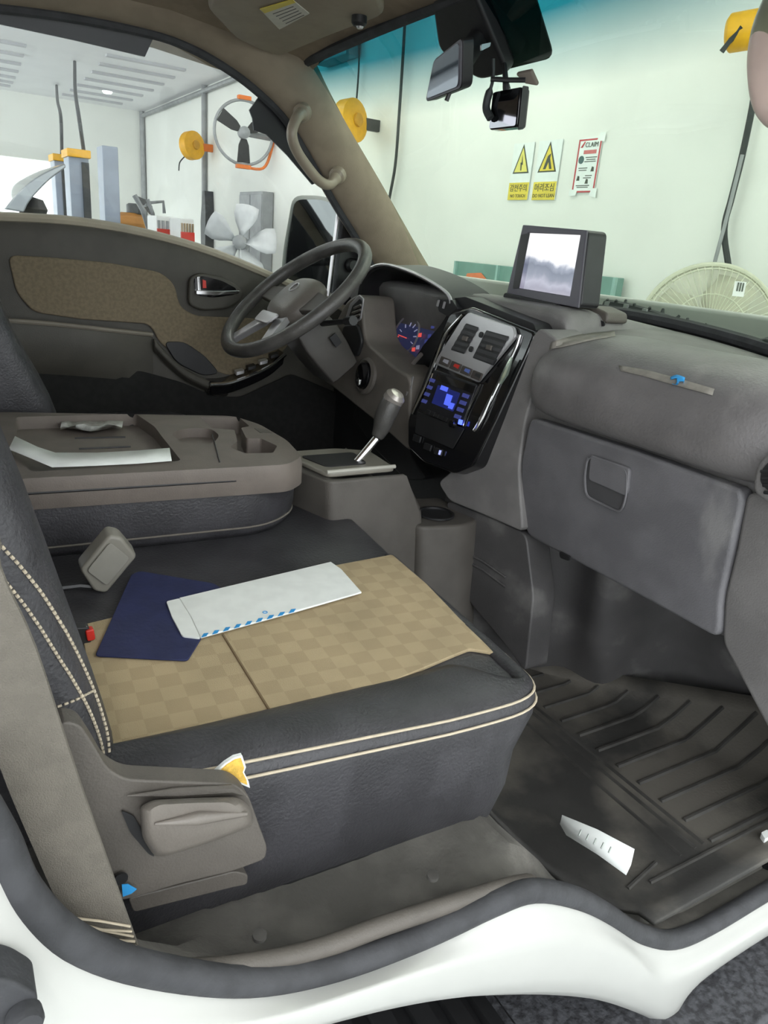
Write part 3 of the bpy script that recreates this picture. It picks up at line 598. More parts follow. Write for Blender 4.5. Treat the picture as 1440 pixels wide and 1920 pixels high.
# window pane, pillar bar, quarter panel, dark rain strips
wpts = [P(u, v, Y=2.05) for u, v in ((-260, 402), (0, 407), (230, 427), (420, 480), (600, 556), (640, 520), (640, 400), (520, 240), (430, 140), (340, 84), (250, 62), (0, 44), (-260, 30))]
lab(MB().prism([V((p[0], 2.055 - .26 * max(0, p[2] + .05), p[2])) for p in wpts], (0, .004, 0)).build('window_pane', DG, dr), 'clear side window glass')
def strip(l, name, m_, label, off=-.03):
    return lab(MB().prism([pd(u, v, off) for u, v in l], (0, .006, 0)).build(name, m_, dr), label)
RAIN = mat('rain_guard', (.03, .032, .036), .35, noise=.1, scale=10)
strip([(-120, -10), (0, 0), (140, 18), (292, 50), (289, 68), (272, 106), (140, 75), (0, 45), (-120, 22)], 'rain_guard', RAIN, 'dark smoked strip along the window top')
strip([(492, 172), (540, 205), (600, 280), (650, 360), (612, 336), (586, 346), (540, 292), (500, 252), (476, 244), (474, 222), (468, 206)], 'rain_guard', RAIN, 'dark smoked strip along the front pillar')
q0 = P(634, 395, Y=2.02); q1 = P(614, 560, Y=2.02)
lab(MB().tube([q0, q1], .0055, 8).build('quarter_bar', SILV, dr), 'silver upright bar of the quarter window')
lab(MB().tube([P(642, 392, Y=2.03), P(624, 565, Y=2.03)], .007, 8).build('quarter_seal', RUB, dr), 'black seal of the quarter window')
lab(MB().prism([P(u, v, Y=2.03) for u, v in ((643, 392), (690, 460), (735, 560), (700, 600), (625, 560))], (0, .02, 0)).build('corner_cover', BLK, dr, bevel=.004), 'black triangular corner cover')
MB().lathe([(.02, 0), (.02, .012), (.014, .02), (0, .02)], P(658, 497, Y=2.025), (0, -1, 0), 16).build('cover_knob', BLK, dr)
lab(MB().tube(spline(D([(660, 420), (672, 455), (690, 500)], 2.02), 4), .012, 8).build('corner_post', RUB, dr), 'black front post of the window frame')
# outside mirror
om = thing('door_mirror', 'white rimmed outside mirror beyond the driver window', 'mirror', P(585, 505, Y=2.25))
mo = rnd([P(u, v, Y=2.24) for u, v in ((548, 366), (600, 366), (632, 376), (640, 400), (636, 560), (526, 530), (530, 470))], .03)
MB().prism(mo, (.06, .03, 0)).build('housing', PAINT, om, bevel=.012, seg=3)
mg = rnd([P(u, v, Y=2.232) for u, v in ((552, 374), (600, 374), (627, 383), (633, 400), (630, 552), (534, 524), (537, 470))], .025)
MB().prism(mg, (0, -.004, 0)).build('mirror_glass', mat('dim_mirror', (.25, .26, .28), .04, 1), om)
MB().tube([P(640, 480, Y=2.27), P(675, 500, Y=2.06)], .02, 8).build('arm', BLK, om)

# ================================================================== grab handles, visor, mirror, dash camera
def handle(path, r, label, m_):
    p = spline(path, 6); n = len(p)
    t = thing('grab_handle', label, 'handle', path[-1] - V((0, 0, .02)))
    MB().tube(p, [r * (1.25 if i < 3 or i > n - 4 else 1) for i in range(n)], 12).build('grip', m_, t, sub=1)
    for q, d in ((path[0], path[0] - path[1]), (path[-1], path[-1] - path[-2])):
        MB().lathe([(r * 1.6, -.012), (r * 1.6, .004), (r * 1.2, .01), (0, .01)], q, -d.normalized(), 16).build('end_cover', m_, t)
    return t
HND = mat('handle_plastic', srgb(150, 138, 122), .35, noise=.04, scale=20)
handle([pd(566, 212, .045), pd(556, 222, .075), pd(547, 250, .09), pd(556, 282, .09), pd(580, 318, .09), pd(600, 340, .088), pd(618, 346, .075), pd(632, 330, .045)], .0135, 'taupe grab handle on the driver side pillar', HND)
HNP = mat('handle_plastic_pink', srgb(232, 208, 196), .35, noise=.04, scale=20)
hp = [V((.845, .665, .36)), P(1490, -50, Y=.71), P(1452, 50, Y=.725), P(1443, 130, Y=.73), P(1462, 200, Y=.715), V((1.0, .64, .20))]
handle(hp, .0285, 'pinkish beige grab handle on the passenger side pillar', HNP)

vs = thing('sun_visor', 'taupe folded sun visor with a printed label by headliner', 'sun visor', (.66, 1.5, .36))
VZ = .385
vo = rnd([P(u, v, Z=VZ) for u, v in ((388, 18), (440, 72), (480, 92), (526, 107), (620, 68), (722, 30), (700, -40), (600, -60), (420, -60))], .03)
MB().prism(vo, (0, 0, .022)).build('flap', mat('visor_vinyl', srgb(150, 137, 119), .6, noise=.05, scale=20, bump=.2, bscale=400), vs, bevel=.009, seg=3)
MB().prism([P(u, v, Z=VZ) for u, v in ((487, 16), (548, -2), (580, 24), (524, 54))], (0, 0, -.0015)).build('label_sheet', mat('label_white', srgb(208, 204, 190), .6, noise=.03, scale=60), vs)
MB().prism([P(u, v, Z=VZ - .0015) for u, v in ((487, 16), (548, -2), (554, 4), (496, 24))], (0, 0, -.001)).build('label_header', SG_Y, vs)
for k in range(5):
    q = P(512 + 6 * k, 26 + 4.5 * k, Z=VZ - .0015); q2 = P(550 + 5 * k, 12 + 4 * k, Z=VZ - .0015); MB().tube([q, q2], .0009, 4).build('text_line', GREYP, vs)
MB().lathe([(.014, 0), (.014, -.012), (.01, -.016), (0, -.016)], P(674, 30, Z=VZ), (0, 0, 1), 14).build('mount_button', BLK, vs)
MB().lathe([(.007, -.0165), (.005, -.02), (0, -.02)], P(676, 30, Z=VZ), (0, 0, 1), 12).build('screw', SILV, vs)

rm = thing('rear_view_mirror', 'black framed interior rear view mirror hanging at the windshield', 'mirror', P(850, 190, Y=1.25))
mc = P(848, 130, Y=1.22)
# mirror frame: a tall quad facing the driver
A_ = [(813, 112), (868, 68), (866, 165), (797, 192)]
m0 = P(868, 68, Y=1.15); fr = [PP(u, v, m0, (-.95, .12, -.27)) for u, v in A_]
nrm = (fr[1] - fr[0]).cross(fr[3] - fr[0]).normalized(); nrm = nrm if nrm.dot(ray(840, 130)) > 0 else -nrm
MB().prism(rnd(fr, .012), nrm * .022).build('housing', BLK, rm, bevel=.008, seg=3)
cen = sum(fr, V()) / 4; gl = [cen + (p - cen) * .86 - nrm * .001 for p in fr]
lab(MB().prism(rnd([cen + (p - cen) * .97 - nrm * .0005 for p in fr], .012), nrm * .004).build('bezel', mat('bezel_grey', srgb(95, 92, 100), .4, noise=.04, scale=20), rm), 'grey rim')
MB().prism(rnd(gl, .01), nrm * -.002).build('mirror_glass', MIRR, rm)
MB().tube([cen + nrm * .02, pw(905, 60, .03), pw(900, -10, .01)], .02, 10).build('stem', BLK, rm)
MB().prism(rnd([pw(826, -40, .02), pw(905, -50, .02), pw(972, 120, .02), pw(915, 132, .02), pw(840, 75, .02)], .02), WSN * -.03).build('mount_cover', BLK, rm, bevel=.008)
MB().prism(rnd([P(900, 84, Y=1.2), P(918, 80, Y=1.2), P(916, 88, Y=1.2), P(900, 96, Y=1.2)], .002), (0, -.004, 0)).build('sensor_tab', SILV, rm)
lv0 = fr[2] * .6 + fr[3] * .4 + nrm * .008; MB().tube([lv0 + V((0, 0, .006)), lv0 + V((-.004, .004, -.012))], .004, 8).build('dip_lever', BLK, rm)
dc = thing('dash_camera', 'small glossy dash camera hanging below the mirror', 'dash camera', P(950, 240, Y=1.15))
q = [P(924, 172, Y=1.17), P(977, 162, Y=1.10), P(969, 238, Y=1.10), P(916, 244, Y=1.17)]
dn = (q[1] - q[0]).cross(q[3] - q[0]).normalized(); dn = dn if dn.dot(ray(940, 200)) > 0 else -dn
MB().prism(rnd(q, .006), dn * .022).build('body', GLOSS, dc, bevel=.003)
cq = sum(q, V()) / 4; MB().prism(rnd([cq + (p - cq) * .93 for p in q], .004), dn * -.0015).build('screen', mat('dashcam_screen', (.2, .2, .22), .03, 1), dc)
MB().prism(rnd([P(980, 160, Y=1.09), P(992, 162, Y=1.09), P(984, 238, Y=1.09), P(972, 240, Y=1.09)], .003), (.015, .02, 0)).build('side_case', BLK, dc, bevel=.003)
MB().prism([P(966, 140, Y=1.13), P(995, 134, Y=1.11), P(1008, 162, Y=1.11), P(985, 158, Y=1.12)], (.004, 0, .006)).build('adhesive_plate', mat('brown_mount', srgb(112, 102, 92), .6, noise=.04, scale=20), dc, bevel=.002)
MB().tube([P(950, 168, Y=1.14), P(948, 152, Y=1.14), P(946, 120, Y=1.16)], [.007, .005, .004], 8).build('swivel', BLK, dc)
MB().tube([P(920, 148, Y=1.15), P(955, 150, Y=1.13), P(985, 150, Y=1.11)], .004, 8).build('bracket', BLK, dc)
MB().tube(spline([P(925, 110, Y=1.16), P(924, 150, Y=1.16), P(914, 185, Y=1.17), P(912, 205, Y=1.17), P(920, 222, Y=1.16)], 5), [.003] * 8 + [.007] * 13, 8).build('power_lead', CABLE, dc)

# ================================================================== dashboard
da = thing('dashboard', 'dusty grey truck dashboard with glove box and centre stack', 'dashboard', (1.1, YC, -.6))
def strip_y(prof_fn, ys): return [[V((x, y, z)) for x, z in prof_fn(y)] for y in ys]
def prof(y):
    d = y - YC; bx = 1.37 - .12 * d * d; bz = -.118 - .13 * d * d; e = max(0, .56 - y) * 1.2
    return [(bx, bz), (1.22 + e * .3, bz + .006), (1.10 + e, bz - .004), (1.03 + e, -.145 - e * .2), (.985 + e, -.19), (.975 + e, -.28), (.985 + e, -.40), (1.0 + e, -.515), (1.04 + e, -.56), (1.2, -.58)]
MB().grid(strip_y(prof, [.44 + (1.10 - .44) * i / 12 for i in range(13)])).build('passenger_shell', DASH, da, sub=1)
# upper deck on the driver side + instrument hood
def prof2(y):
    d = y - YC; bx = 1.37 - .12 * d * d; bz = -.118 - .13 * d * d
    return [(bx, bz), (1.22, -.10), (1.12, -.085), (1.05, -.085), (1.03, -.10), (1.06, -.16), (1.1, -.3)]
dk = strip_y(prof2, [1.08 + (1.98 - 1.08) * i / 12 for i in range(13)])
MB().grid([[V((p[0], 1.066, min(p[2], -.135))) for p in dk[0]], [V((p[0], 1.07, min(p[2], -.125))) for p in dk[0]]] + dk).build('upper_deck', DASH, da, sub=1)
# airbag pad: rounded swelling above the glove box
def padring(y, s):
    e = max(0, .60 - y) * .5
    pts = [(1.20, -.122), (1.08, -.120), (1.0, -.130), (.95, -.16), (.928, -.20), (.93, -.25), (.95, -.275), (1.0, -.278), (1.10, -.2)]
    return [V((1.02 + (x - 1.02) * s + e, y, -.2 + (z + .2) * s)) for x, z in pts]
ys = [(1.055, .55), (1.052, .72), (1.044, .84), (1.03, .92), (1.01, .97), (.98, 1.0), (.9, 1), (.8, 1), (.7, 1), (.6, 1), (.53, 1), (.5, .98), (.47, .9)]
lab(MB().loft([padring(y, s) for y, s in ys]).build('airbag_pad', PADM, da, sub=2), 'dusty grey padded top over the glove box')
# glove box door
G = lambda l, x: [PP(u, v, (x, 0, -.40), (1, 0, .10)) for u, v in l]
gd = rnd(G([(992, 782), (1190, 846), (1388, 918), (1392, 940), (1372, 1030), (1352, 1120), (1348, 1200), (1180, 1108), (986, 1004), (978, 950), (974, 870)], .962), .02)
gdo = lab(MB().prism(gd, (.03, 0, 0)).build('glove_box_door', GLOVE, da, bevel=.008, seg=3), 'scuffed grey glove box lid')
# handle: recess ring + flap
hq = G([(1104, 855), (1178, 880), (1176, 930), (1166, 962), (1100, 930), (1098, 890)], .9585)
MB().prism(rnd(hq, .014), (.006, 0, 0)).build('handle_cup', mat('cup_dark', (.07, .069, .072), .5, noise=.06, scale=20), gdo, bevel=.002)
MB().prism(rnd(G([(1106, 852), (1180, 878), (1176, 922), (1170, 930), (1102, 900)], .955), .008), (.008, 0, 0)).build('handle_flap', GLOVE, gdo, bevel=.003, seg=3)
bq = rnd(hq, .014); MB().tube([p + V((-.002, 0, 0)) for p in bq], .0022, 6, closed=True).build('handle_rim', GLOVE, gdo)
MB().prism(rnd(G([(1048, 1034), (1068, 1044), (1066, 1052), (1050, 1046)], .955), .004), (.004, 0, 0)).build('hinge_stop', BLK, gdo)
# end panel right of the glove box with side vent
ep = G([(1398, 922), (1480, 930), (1570, 990), (1580, 1250), (1530, 1380), (1450, 1390), (1352, 1205), (1356, 1120), (1378, 1030)], .968)
lab(MB().prism(rnd(ep, .015), (.16, 0, 0)).build('end_panel', DASH, da, bevel=.008, seg=3), 'grey dash end panel below the side vent')
sv = MB().prism(rnd(G([(1408, 925), (1412, 880), (1432, 850), (1490, 820), (1540, 900), (1500, 990), (1440, 945)], .93), .015), (.05, 0, 0)).build('side_vent', DASH, da, bevel=.008, seg=3)
MB().prism(rnd(G([(1424, 905), (1428, 880), (1445, 862), (1490, 845), (1510, 900), (1480, 950), (1446, 925)], .927), .008), (.004, 0, 0)).build('vent_opening', BLK, sv)
for k in range(4):
    q0, q1 = G([(1427 + 2 * k, 884 + 13 * k), (1500, 880 + 18 * k)], .925); MB().tube([q0, q1], .0025, 6).build('vane', BLK, sv)
# gusset between stack and glove box
def sp_(u, v, x): return PP(u, v, (x, 1.05, -.40), (1, .2, -.05))
side = rnd([sp_(*q, .957) for q in ((1010, 612), (1050, 640), (1010, 700), (984, 790), (972, 880), (980, 998), (905, 965), (842, 940), (820, 905), (850, 880), (890, 860), (960, 700))], .015)
lab(MB().prism(side, (.09, 0, 0)).build('side_gusset', DASH, da, bevel=.014, seg=4), 'smooth grey side of the centre stack')
# lower centre panel under the stack
lp = rnd([sp_(*q, .972) for q in ((836, 938), (905, 965), (986, 1002), (1000, 1120), (985, 1262), (940, 1200), (880, 1130), (852, 1060))], .015)
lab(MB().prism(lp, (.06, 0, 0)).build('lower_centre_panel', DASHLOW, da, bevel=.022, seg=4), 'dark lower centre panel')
for k in range(2):
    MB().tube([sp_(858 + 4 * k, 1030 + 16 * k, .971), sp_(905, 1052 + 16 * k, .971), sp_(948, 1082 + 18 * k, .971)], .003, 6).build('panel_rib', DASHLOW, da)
MB().lathe([(.006, 0), (.006, .003), (0, .004)], sp_(851, 1030, .97), (-1, 0, 0), 10).build('screw', SILV, da)

# ---- centre stack
SP0 = V((.93, 0, -.30)); SN = V((1, 0, -.22)).normalized()
def S(u, v, off=0): return PP(u, v, SP0 - SN * off, SN)
def Sl(l, off=0): return [S(u, v, off) for u, v in l]
cs = MB().prism(rnd(Sl([(842, 588), (884, 574), (1004, 622), (988, 664), (935, 776), (888, 872), (850, 888), (792, 866), (764, 838), (764, 786), (800, 694), (828, 622)]), .012), SN * .12).build('centre_stack', GLOSS, da, bevel=.006, seg=3)
lab(cs, 'gloss black centre stack with chrome edges')
# silver vent frame built as bars round two openings
frm = MB().prism(rnd(Sl([(872, 598), (884, 587), (968, 614), (972, 632), (900, 718), (820, 684), (826, 670)], .001), .006), SN * -.008).build('vent_frame', SILV, cs, bevel=.002)
for quad, k in (([(874, 606), (898, 614), (870, 664), (845, 656)], 0), ([(912, 619), (955, 631), (923, 685), (886, 671)], 1)):
    o = MB().prism(rnd(Sl(quad, .0095), .003), SN * .004).build('vent_opening', BLK, cs)
    for i in range(5):
        s = (i + .5) / 5; a_ = S(*quad[0], .0105).lerp(S(*quad[3], .0105), s); c_ = S(*quad[1], .0105).lerp(S(*quad[2], .0105), s)
        MB().box((a_ + c_) / 2, ((c_ - a_).length * .96, .007, .0025), ((c_ - a_).normalized(), (S(*quad[3]) - S(*quad[0])).normalized(), SN)).build('vane', mat('vane_grey', (.035, .035, .038), .4, noise=.1, scale=30), o)
    m_ = (S(*quad[0], .012) + S(*quad[2], .012)) / 2; MB().box(m_, (.016, .01, .006), (V((0, 1, 0)), V((.22, 0, 1)).normalized(), SN)).build('vent_tab', GREYP, o, bevel=.0015)
for u, v in ((903, 628), (884, 655)):
    MB().lathe([(.006, 0), (.006, .003), (0, .004)], S(u, v, .009), -SN, 12).build('thumb_wheel', BLK, cs)
# four switches under the vents
for k in range(4):
    u0 = 830 + 20 * k; v0 = 668 + 8.7 * k; u1 = u0 + 17; v1 = v0 + 7
    qq = [(u0, v0), (u1, v1), (u1 - 6, v1 + 14), (u0 - 6, v0 + 14)]
    o = MB().prism(rnd(Sl(qq, .009), .002), SN * -.004).build('stack_switch', mat('switch_brown', srgb(72, 66, 62), .45, noise=.05, scale=20), cs, bevel=.001)
    ic = [(u0 + 3, v0 + 5), (u1 - 5, v1 + 1), (u1 - 8, v1 + 8), (u0 - 0, v0 + 10)]
    MB().prism(Sl(ic, .0135), SN * -.0006).build('icon', [mat('icon_white', (.4, .4, .45), .5, noise=.03, scale=50), RED, mat('icon_blue', (.12, .18, .5), .5, noise=.03, scale=50), BLK][k], o)
# radio
ra_ = MB().prism(rnd(Sl([(819, 694), (898, 722), (870, 798), (789, 768)], .001), .004), SN * -.006).build('radio', mat('radio_face', (.02, .02, .023), .3, noise=.1, scale=20), cs, bevel=.0015)
MB().prism(rnd(Sl([(822, 700), (893, 725), (888, 738), (817, 712)], .0075), .002), SN * -.002).build('disc_slot', GLOSS, ra_)
MB().prism(rnd(Sl([(822, 722), (863, 737), (850, 772), (810, 756)], .0075), .002), SN * -.0015).build('display', mat('radio_display', (.01, .01, .03), .15, emit=(.03, .05, .35), es=.12), ra_)
BLIT = mat('display_blue', (.02, .03, .1), .3, emit=(.10, .16, 1.0), es=.4)
for l in ([(828, 722), (841, 727), (838, 735), (825, 730)], [(838, 738), (849, 742), (842, 762), (832, 758)], [(843, 754), (853, 757), (848, 768), (840, 765)]): MB().prism(Sl(l, .0095), SN * -.0006).build('lit_segment', BLIT, ra_)
BDIM = mat('button_glow', (.03, .03, .08), .4, emit=(.1, .13, .55), es=.12)
for k in range(4):
    u = 874 - 5 * k; v = 742 + 13 * k; MB().prism(rnd(Sl([(u - 4, v - 5), (u + 7, v - 1), (u + 4, v + 6), (u - 7, v + 2)], .0075), .001), SN * -.003).build('radio_button', BDIM, ra_, bevel=.0005)
    u = 815 - 5 * k; v = 712 + 13 * k; MB().prism(rnd(Sl([(u - 6, v - 3), (u + 2, v), (u - 1, v + 6), (u - 9, v + 3)], .0075), .001), SN * -.003).build('radio_button', BDIM, ra_, bevel=.0005)
for k in range(6):
    u = 805 + 8 * k; v = 768 + 3.4 * k; MB().prism(rnd(Sl([(u - 3, v), (u + 4, v + 2.6), (u + 1, v + 10), (u - 6, v + 7)], .0075), .001), SN * -.003).build('radio_button', BLK, ra_, bevel=.0005)
MB().prism(Sl([(861, 786), (868, 788), (866, 797), (859, 795)], .009), SN * -.001).build('power_light', mat('blue_led', (.02, .03, .2), .3, emit=(.06, .1, 1), es=1.6), ra_)
MB().lathe([(.009, 0), (.008, .008), (0, .009)], S(851, 795, .008), -SN, 14).build('volume_knob', GLOSS, ra_)
MB().prism(rnd(Sl([(784, 772), (872, 804), (850, 842), (780, 812)], .001), .004), SN * -.003).build('blank_panel', BLK, cs, bevel=.001)
for u, v, mm in ((806, 838, BLK), (826, 847, BLK), (786, 822, BLK)):
    o = MB().prism(rnd(Sl([(u - 7, v - 8), (u + 6, v - 3), (u + 3, v + 9), (u - 10, v + 4)], .001), .002), SN * -.005).build('lower_switch', mm, cs, bevel=.001)
    if u > 820: MB().prism(Sl([(u - 2, v - 3), (u + 2, v - 2), (u - 1, v + 6), (u - 4, v + 5)], .0068), SN * -.0006).build('lit_icon', mat('pale_led', (.2, .2, .5), .3, emit=(.35, .4, 1), es=.5), o)
for l in ([(868, 590), (836, 627), (818, 672), (800, 720), (774, 776)], [(975, 628), (966, 655), (944, 700), (924, 742), (905, 780), (889, 808)], [(901, 720), (888, 750), (876, 775), (868, 798)], [(812, 700), (800, 735), (789, 765)]):
    lab(MB().tube(spline([S(u, v, .003) for u, v in l], 5), .0034 if len(l) > 4 else .002, 8).build('chrome_edge', CHROME, cs), 'chrome edge strip')
lab(MB().tube([S(u, v, .012) for u, v in ((960, 670), (948, 700), (938, 720))], [.003, .007, .003], 8).build('chrome_edge', mat('pale_chrome', srgb(190, 205, 190), .2, .8), cs), 'pale chrome accent')
lab(MB().tube([S(u, v, .006) for u, v in ((922, 742), (905, 780), (892, 806))], [.003, .005, .002], 8).build('chrome_edge', CHROME, cs), 'bright chrome accent')
lab(MB().prism(Sl([(768, 712), (776, 706), (772, 728), (762, 742)], .0), SN * -.002).build('badge', SILV, cs), 'small silver badge')
# ledge of clutter between hood and stack
MB().prism(rnd([P(u, v, X=1.0) for u, v in ((838, 560), (872, 556), (1000, 606), (1006, 622), (884, 580), (846, 590))], .006), (.06, 0, 0)).build('upper_ledge', BLK, da, bevel=.004)

kb = MB().prism(rnd([P(u, v, X=.985) for u, v in ((818, 560), (846, 562), (858, 578), (840, 594), (822, 584))], .005), (.03, 0, 0)).build('dimmer_block', BLK, da, bevel=.003)
for u, v in ((823, 562), (834, 566)): MB().tube([P(u, v, X=.982), P(u - 3, v + 12, X=.982)], .003, 6).build('silver_rim', SILV, kb)
# ---- instrument hood, cluster
HX = 1.0
hood_o = [(672, 640), (676, 580), (684, 535), (700, 510), (728, 501), (770, 512), (812, 532), (845, 556), (850, 580), (832, 612), (800, 650), (768, 697), (740, 688), (705, 660)]
hin = spline([P(u, v, X=HX) for u, v in hood_o], 4, closed=True); hc = sum(hin, V()) / len(hin)
r0 = [hc + (p - hc) * 1.05 + V((.01, 0, .0)) for p in hin]; r1 = [hc + (p - hc) * 1.02 + V((-.012, 0, .004)) for p in hin]; r2 = [hc + (p - hc) * .98 + V((-.006, 0, 0)) for p in hin]; r3 = [hc + (p - hc) * .92 + V((.10, 0, -.01)) for p in hin]
r00 = [hc + (p - hc) * 1.10 + V((.10, 0, .0)) for p in hin]
hd = lab(MB().loft([r00, r0, r1, r2, r3], caps=False).build('instrument_hood', BLK, da), 'deep black instrument hood')
lab(MB().tube([p for p in r1[8:32]], .004, 8).build('hood_edge', SILV, hd), 'bright edge of the hood')
MB().add(r3 + [sum(r3, V()) / len(r3)], [(i, (i + 1) % len(r3), len(r3)) for i in range(len(r3))]).build('cluster_back', GLOSS, hd)
# gauges lie on the cluster face, seen at a slant
CX_ = 1.065
def K(u, v, o=0): return PP(u, v, (CX_ - o, 0, -.2), (1, 0, -.25))
gf = MB().prism(rnd([K(*q) for q in ((718, 664), (735, 622), (752, 600), (780, 590), (826, 590), (827, 606), (790, 660), (766, 690))], .008), (.01, 0, 0)).build('gauge_face', mat('gauge_blue', (.02, .022, .04), .3, emit=(.05, .06, .16), es=.12), hd)
gc = K(762, 634, .004)
ring = spline([K(u, v, .006) for u, v in ((729, 654), (736, 628), (751, 603), (766, 593), (779, 596), (786, 612), (782, 634), (772, 652), (757, 665))], 4)
lab(MB().tube(ring, .0028, 6).build('gauge_ring', SILV, gf), 'silver gauge ring')
GW = mat('gauge_white', (.3, .3, .4), .5, emit=(.5, .5, .8), es=.12); GR = mat('gauge_red', (.4, .05, .05), .5, emit=(1, .12, .1), es=.25)
for k in range(9):
    a_ = PI * .85 + k * PI * 1.3 / 8; p0 = K(761 + 19 * math.cos(a_) - 10 * math.sin(a_), 632 + 27 * math.sin(a_), .006); p1 = K(761 + 14 * math.cos(a_) - 7 * math.sin(a_), 632 + 20 * math.sin(a_), .006)
    MB().tube([p0, p1], .0016, 4).build('gauge_tick', GR if k < 2 else GW, gf)
MB().tube([gc, K(747, 628, .008)], .0014, 5).build('needle', GR, gf)
for (u, v, mm) in ((776, 655, GR), (784, 651, GW), (800, 640, BDIM), (806, 630, BDIM), (788, 628, GR), (812, 612, BDIM), (806, 604, GW)):
    MB().prism(rnd([K(u - 3, v - 3, .006), K(u + 3, v - 4, .006), K(u + 2, v + 4, .006), K(u - 4, v + 4, .006)], .001), (-.0008, 0, 0)).build('gauge_mark', mm, gf)
lip = [P(u, v, X=.99) for u, v in ((703, 655), (718, 664), (732, 676), (738, 688), (762, 697), (768, 690), (790, 664))]
lab(MB().tube(spline(lip, 4), .005, 8).build('lower_lip', mat('lip_silver', srgb(160, 152, 148), .35, .5), hd), 'silver lower lip of the cluster')
# ---- lower driver fascia with ignition, vent, stalk
fa = rnd([P(u, v, X=0.925) for u, v in ((575, 690), (592, 650), (625, 610), (650, 562), (676, 548), (684, 640), (740, 690), (770, 706), (766, 800), (770, 850), (715, 800), (640, 740))], .03)
fo = lab(MB().prism(fa, (.10, 0, 0)).build('driver_fascia', mat('fascia_grey', srgb(112, 106, 99), .5, noise=.06, scale=20, bump=.2, bscale=400), da, bevel=.012, seg=4), 'grey lower fascia by the ignition')
ig = P(688, 705, X=0.923)
MB().lathe([(.047, 0), (.046, .008), (.038, .012), (.034, .006)], ig, (-1, .0, .15), 32, caps=False).build('ignition_ring', GREYP, fo)
MB().lathe([(.034, .0), (.032, .016), (.024, .02), (0, .02)], ig, (-1, 0, .15), 24).build('ignition_barrel', GLOSS, fo)
MB().box(ig + V((-.02, -.004, -.014)), (.016, .012, .016)).build('key_slot', CHROME, fo, bevel=.003)
MB().prism(rnd([P(u, v, X=0.915) for u, v in ((648, 602), (658, 570), (676, 552), (684, 560), (678, 600), (664, 608))], .006), (-.004, 0, 0)).build('vent_frame', SILV, fo, bevel=.002)
vo_ = MB().prism(rnd([P(u, v, X=0.910) for u, v in ((654, 598), (662, 574), (676, 560), (680, 566), (675, 596), (664, 602))], .004), (-.002, 0, 0)).build('vent_opening', BLK, fo)
for k in range(3): MB().tube([P(658 + 3 * k, 596 - 9 * k, X=0.906), P(675 + k, 590 - 9 * k, X=0.906)], .003, 6).build('vane', GREYP, vo_)
MB().prism(rnd([P(u, v, X=0.920) for u, v in ((642, 640), (650, 610), (676, 608), (684, 640), (676, 668), (655, 668))], .012), (-.01, 0, 0)).build('stalk_recess', BLK, fo, bevel=.004)
lab(MB().prism(rnd([P(u, v, X=1.0) for u, v in ((700, 690), (770, 700), (800, 720), (766, 800), (766, 850), (800, 900), (760, 900), (700, 840), (660, 780))], .02), (.08, 0, 0)).build('kick_cover', BLK, da, bevel=.01), 'black cover behind the shifter')
MB().box((1.04, 1.62, -.62), (.02, .8, .55)).build('driver_toe_panel', BLK, da)

# pale tape residue + blue scrap on the dash top, sensor dome
DS = ('airbag_pad', 'passenger_shell', 'upper_deck', 'side_gusset')
def dash_patch(top_, bot_, label, m_, name='tape_residue', n_=5, lift=.001):
    ta = spline([V((u, v, 0)) for u, v in top_], n_); tb = spline([V((u, v, 0)) for u, v in bot_], n_)
    fb = lambda u, v: P(u, v, Z=-.125)
    rows = [hits([(a[0] * (1 - s) + c[0] * s, a[1] * (1 - s) + c[1] * s) for a, c in zip(ta, tb)], DS, fb, lift) for s in (0, .33, .67, 1)]
    return tag(MB().grid(rows).build(name, m_, solid=.0006), label, 'tape')
RES = mat('tape_residue', srgb(128, 124, 116), .75, noise=.1, scale=60)
dash_patch([(1034, 642), (1060, 634), (1100, 626), (1152, 622)], [(1030, 656), (1062, 650), (1104, 640), (1154, 631)], 'pale curved tape residue strip beside the sensor box', RES)
dash_patch([(1160, 686), (1210, 694), (1270, 710), (1340, 730)], [(1164, 696), (1206, 706), (1262, 722), (1336, 742)], 'long pale tape residue strip on the dash pad', RES)
dash_patch([(1258, 711), (1270, 707), (1286, 712)], [(1262, 723), (1272, 725), (1283, 722)], 'small bright blue tape scrap on the dash pad', BLUEP, 'tape_scrap', 3, .0042)
sd = thing('dash_sensor_box', 'low curved grey sensor box on the dash top', 'sensor', P(1090, 600, X=1.14))
tp = [P(u, v, X=1.14) for u, v in ((1046, 582), (1062, 571), (1110, 573), (1138, 586), (1138, 606), (1046, 604))]
MB().prism(rnd(tp, .008), (.06, 0, 0)).build('case', GREYL if False else GREYP, sd, bevel=.006, seg=3)
MB().prism(rnd([P(u, v, X=1.136) for u, v in ((1047, 594), (1075, 590), (1110, 594), (1136, 604), (1134, 612), (1090, 613), (1047, 607))], .004), (-.003, 0, 0)).build('dark_lower_band', BLK, sd)  # black band along the lower front of the case
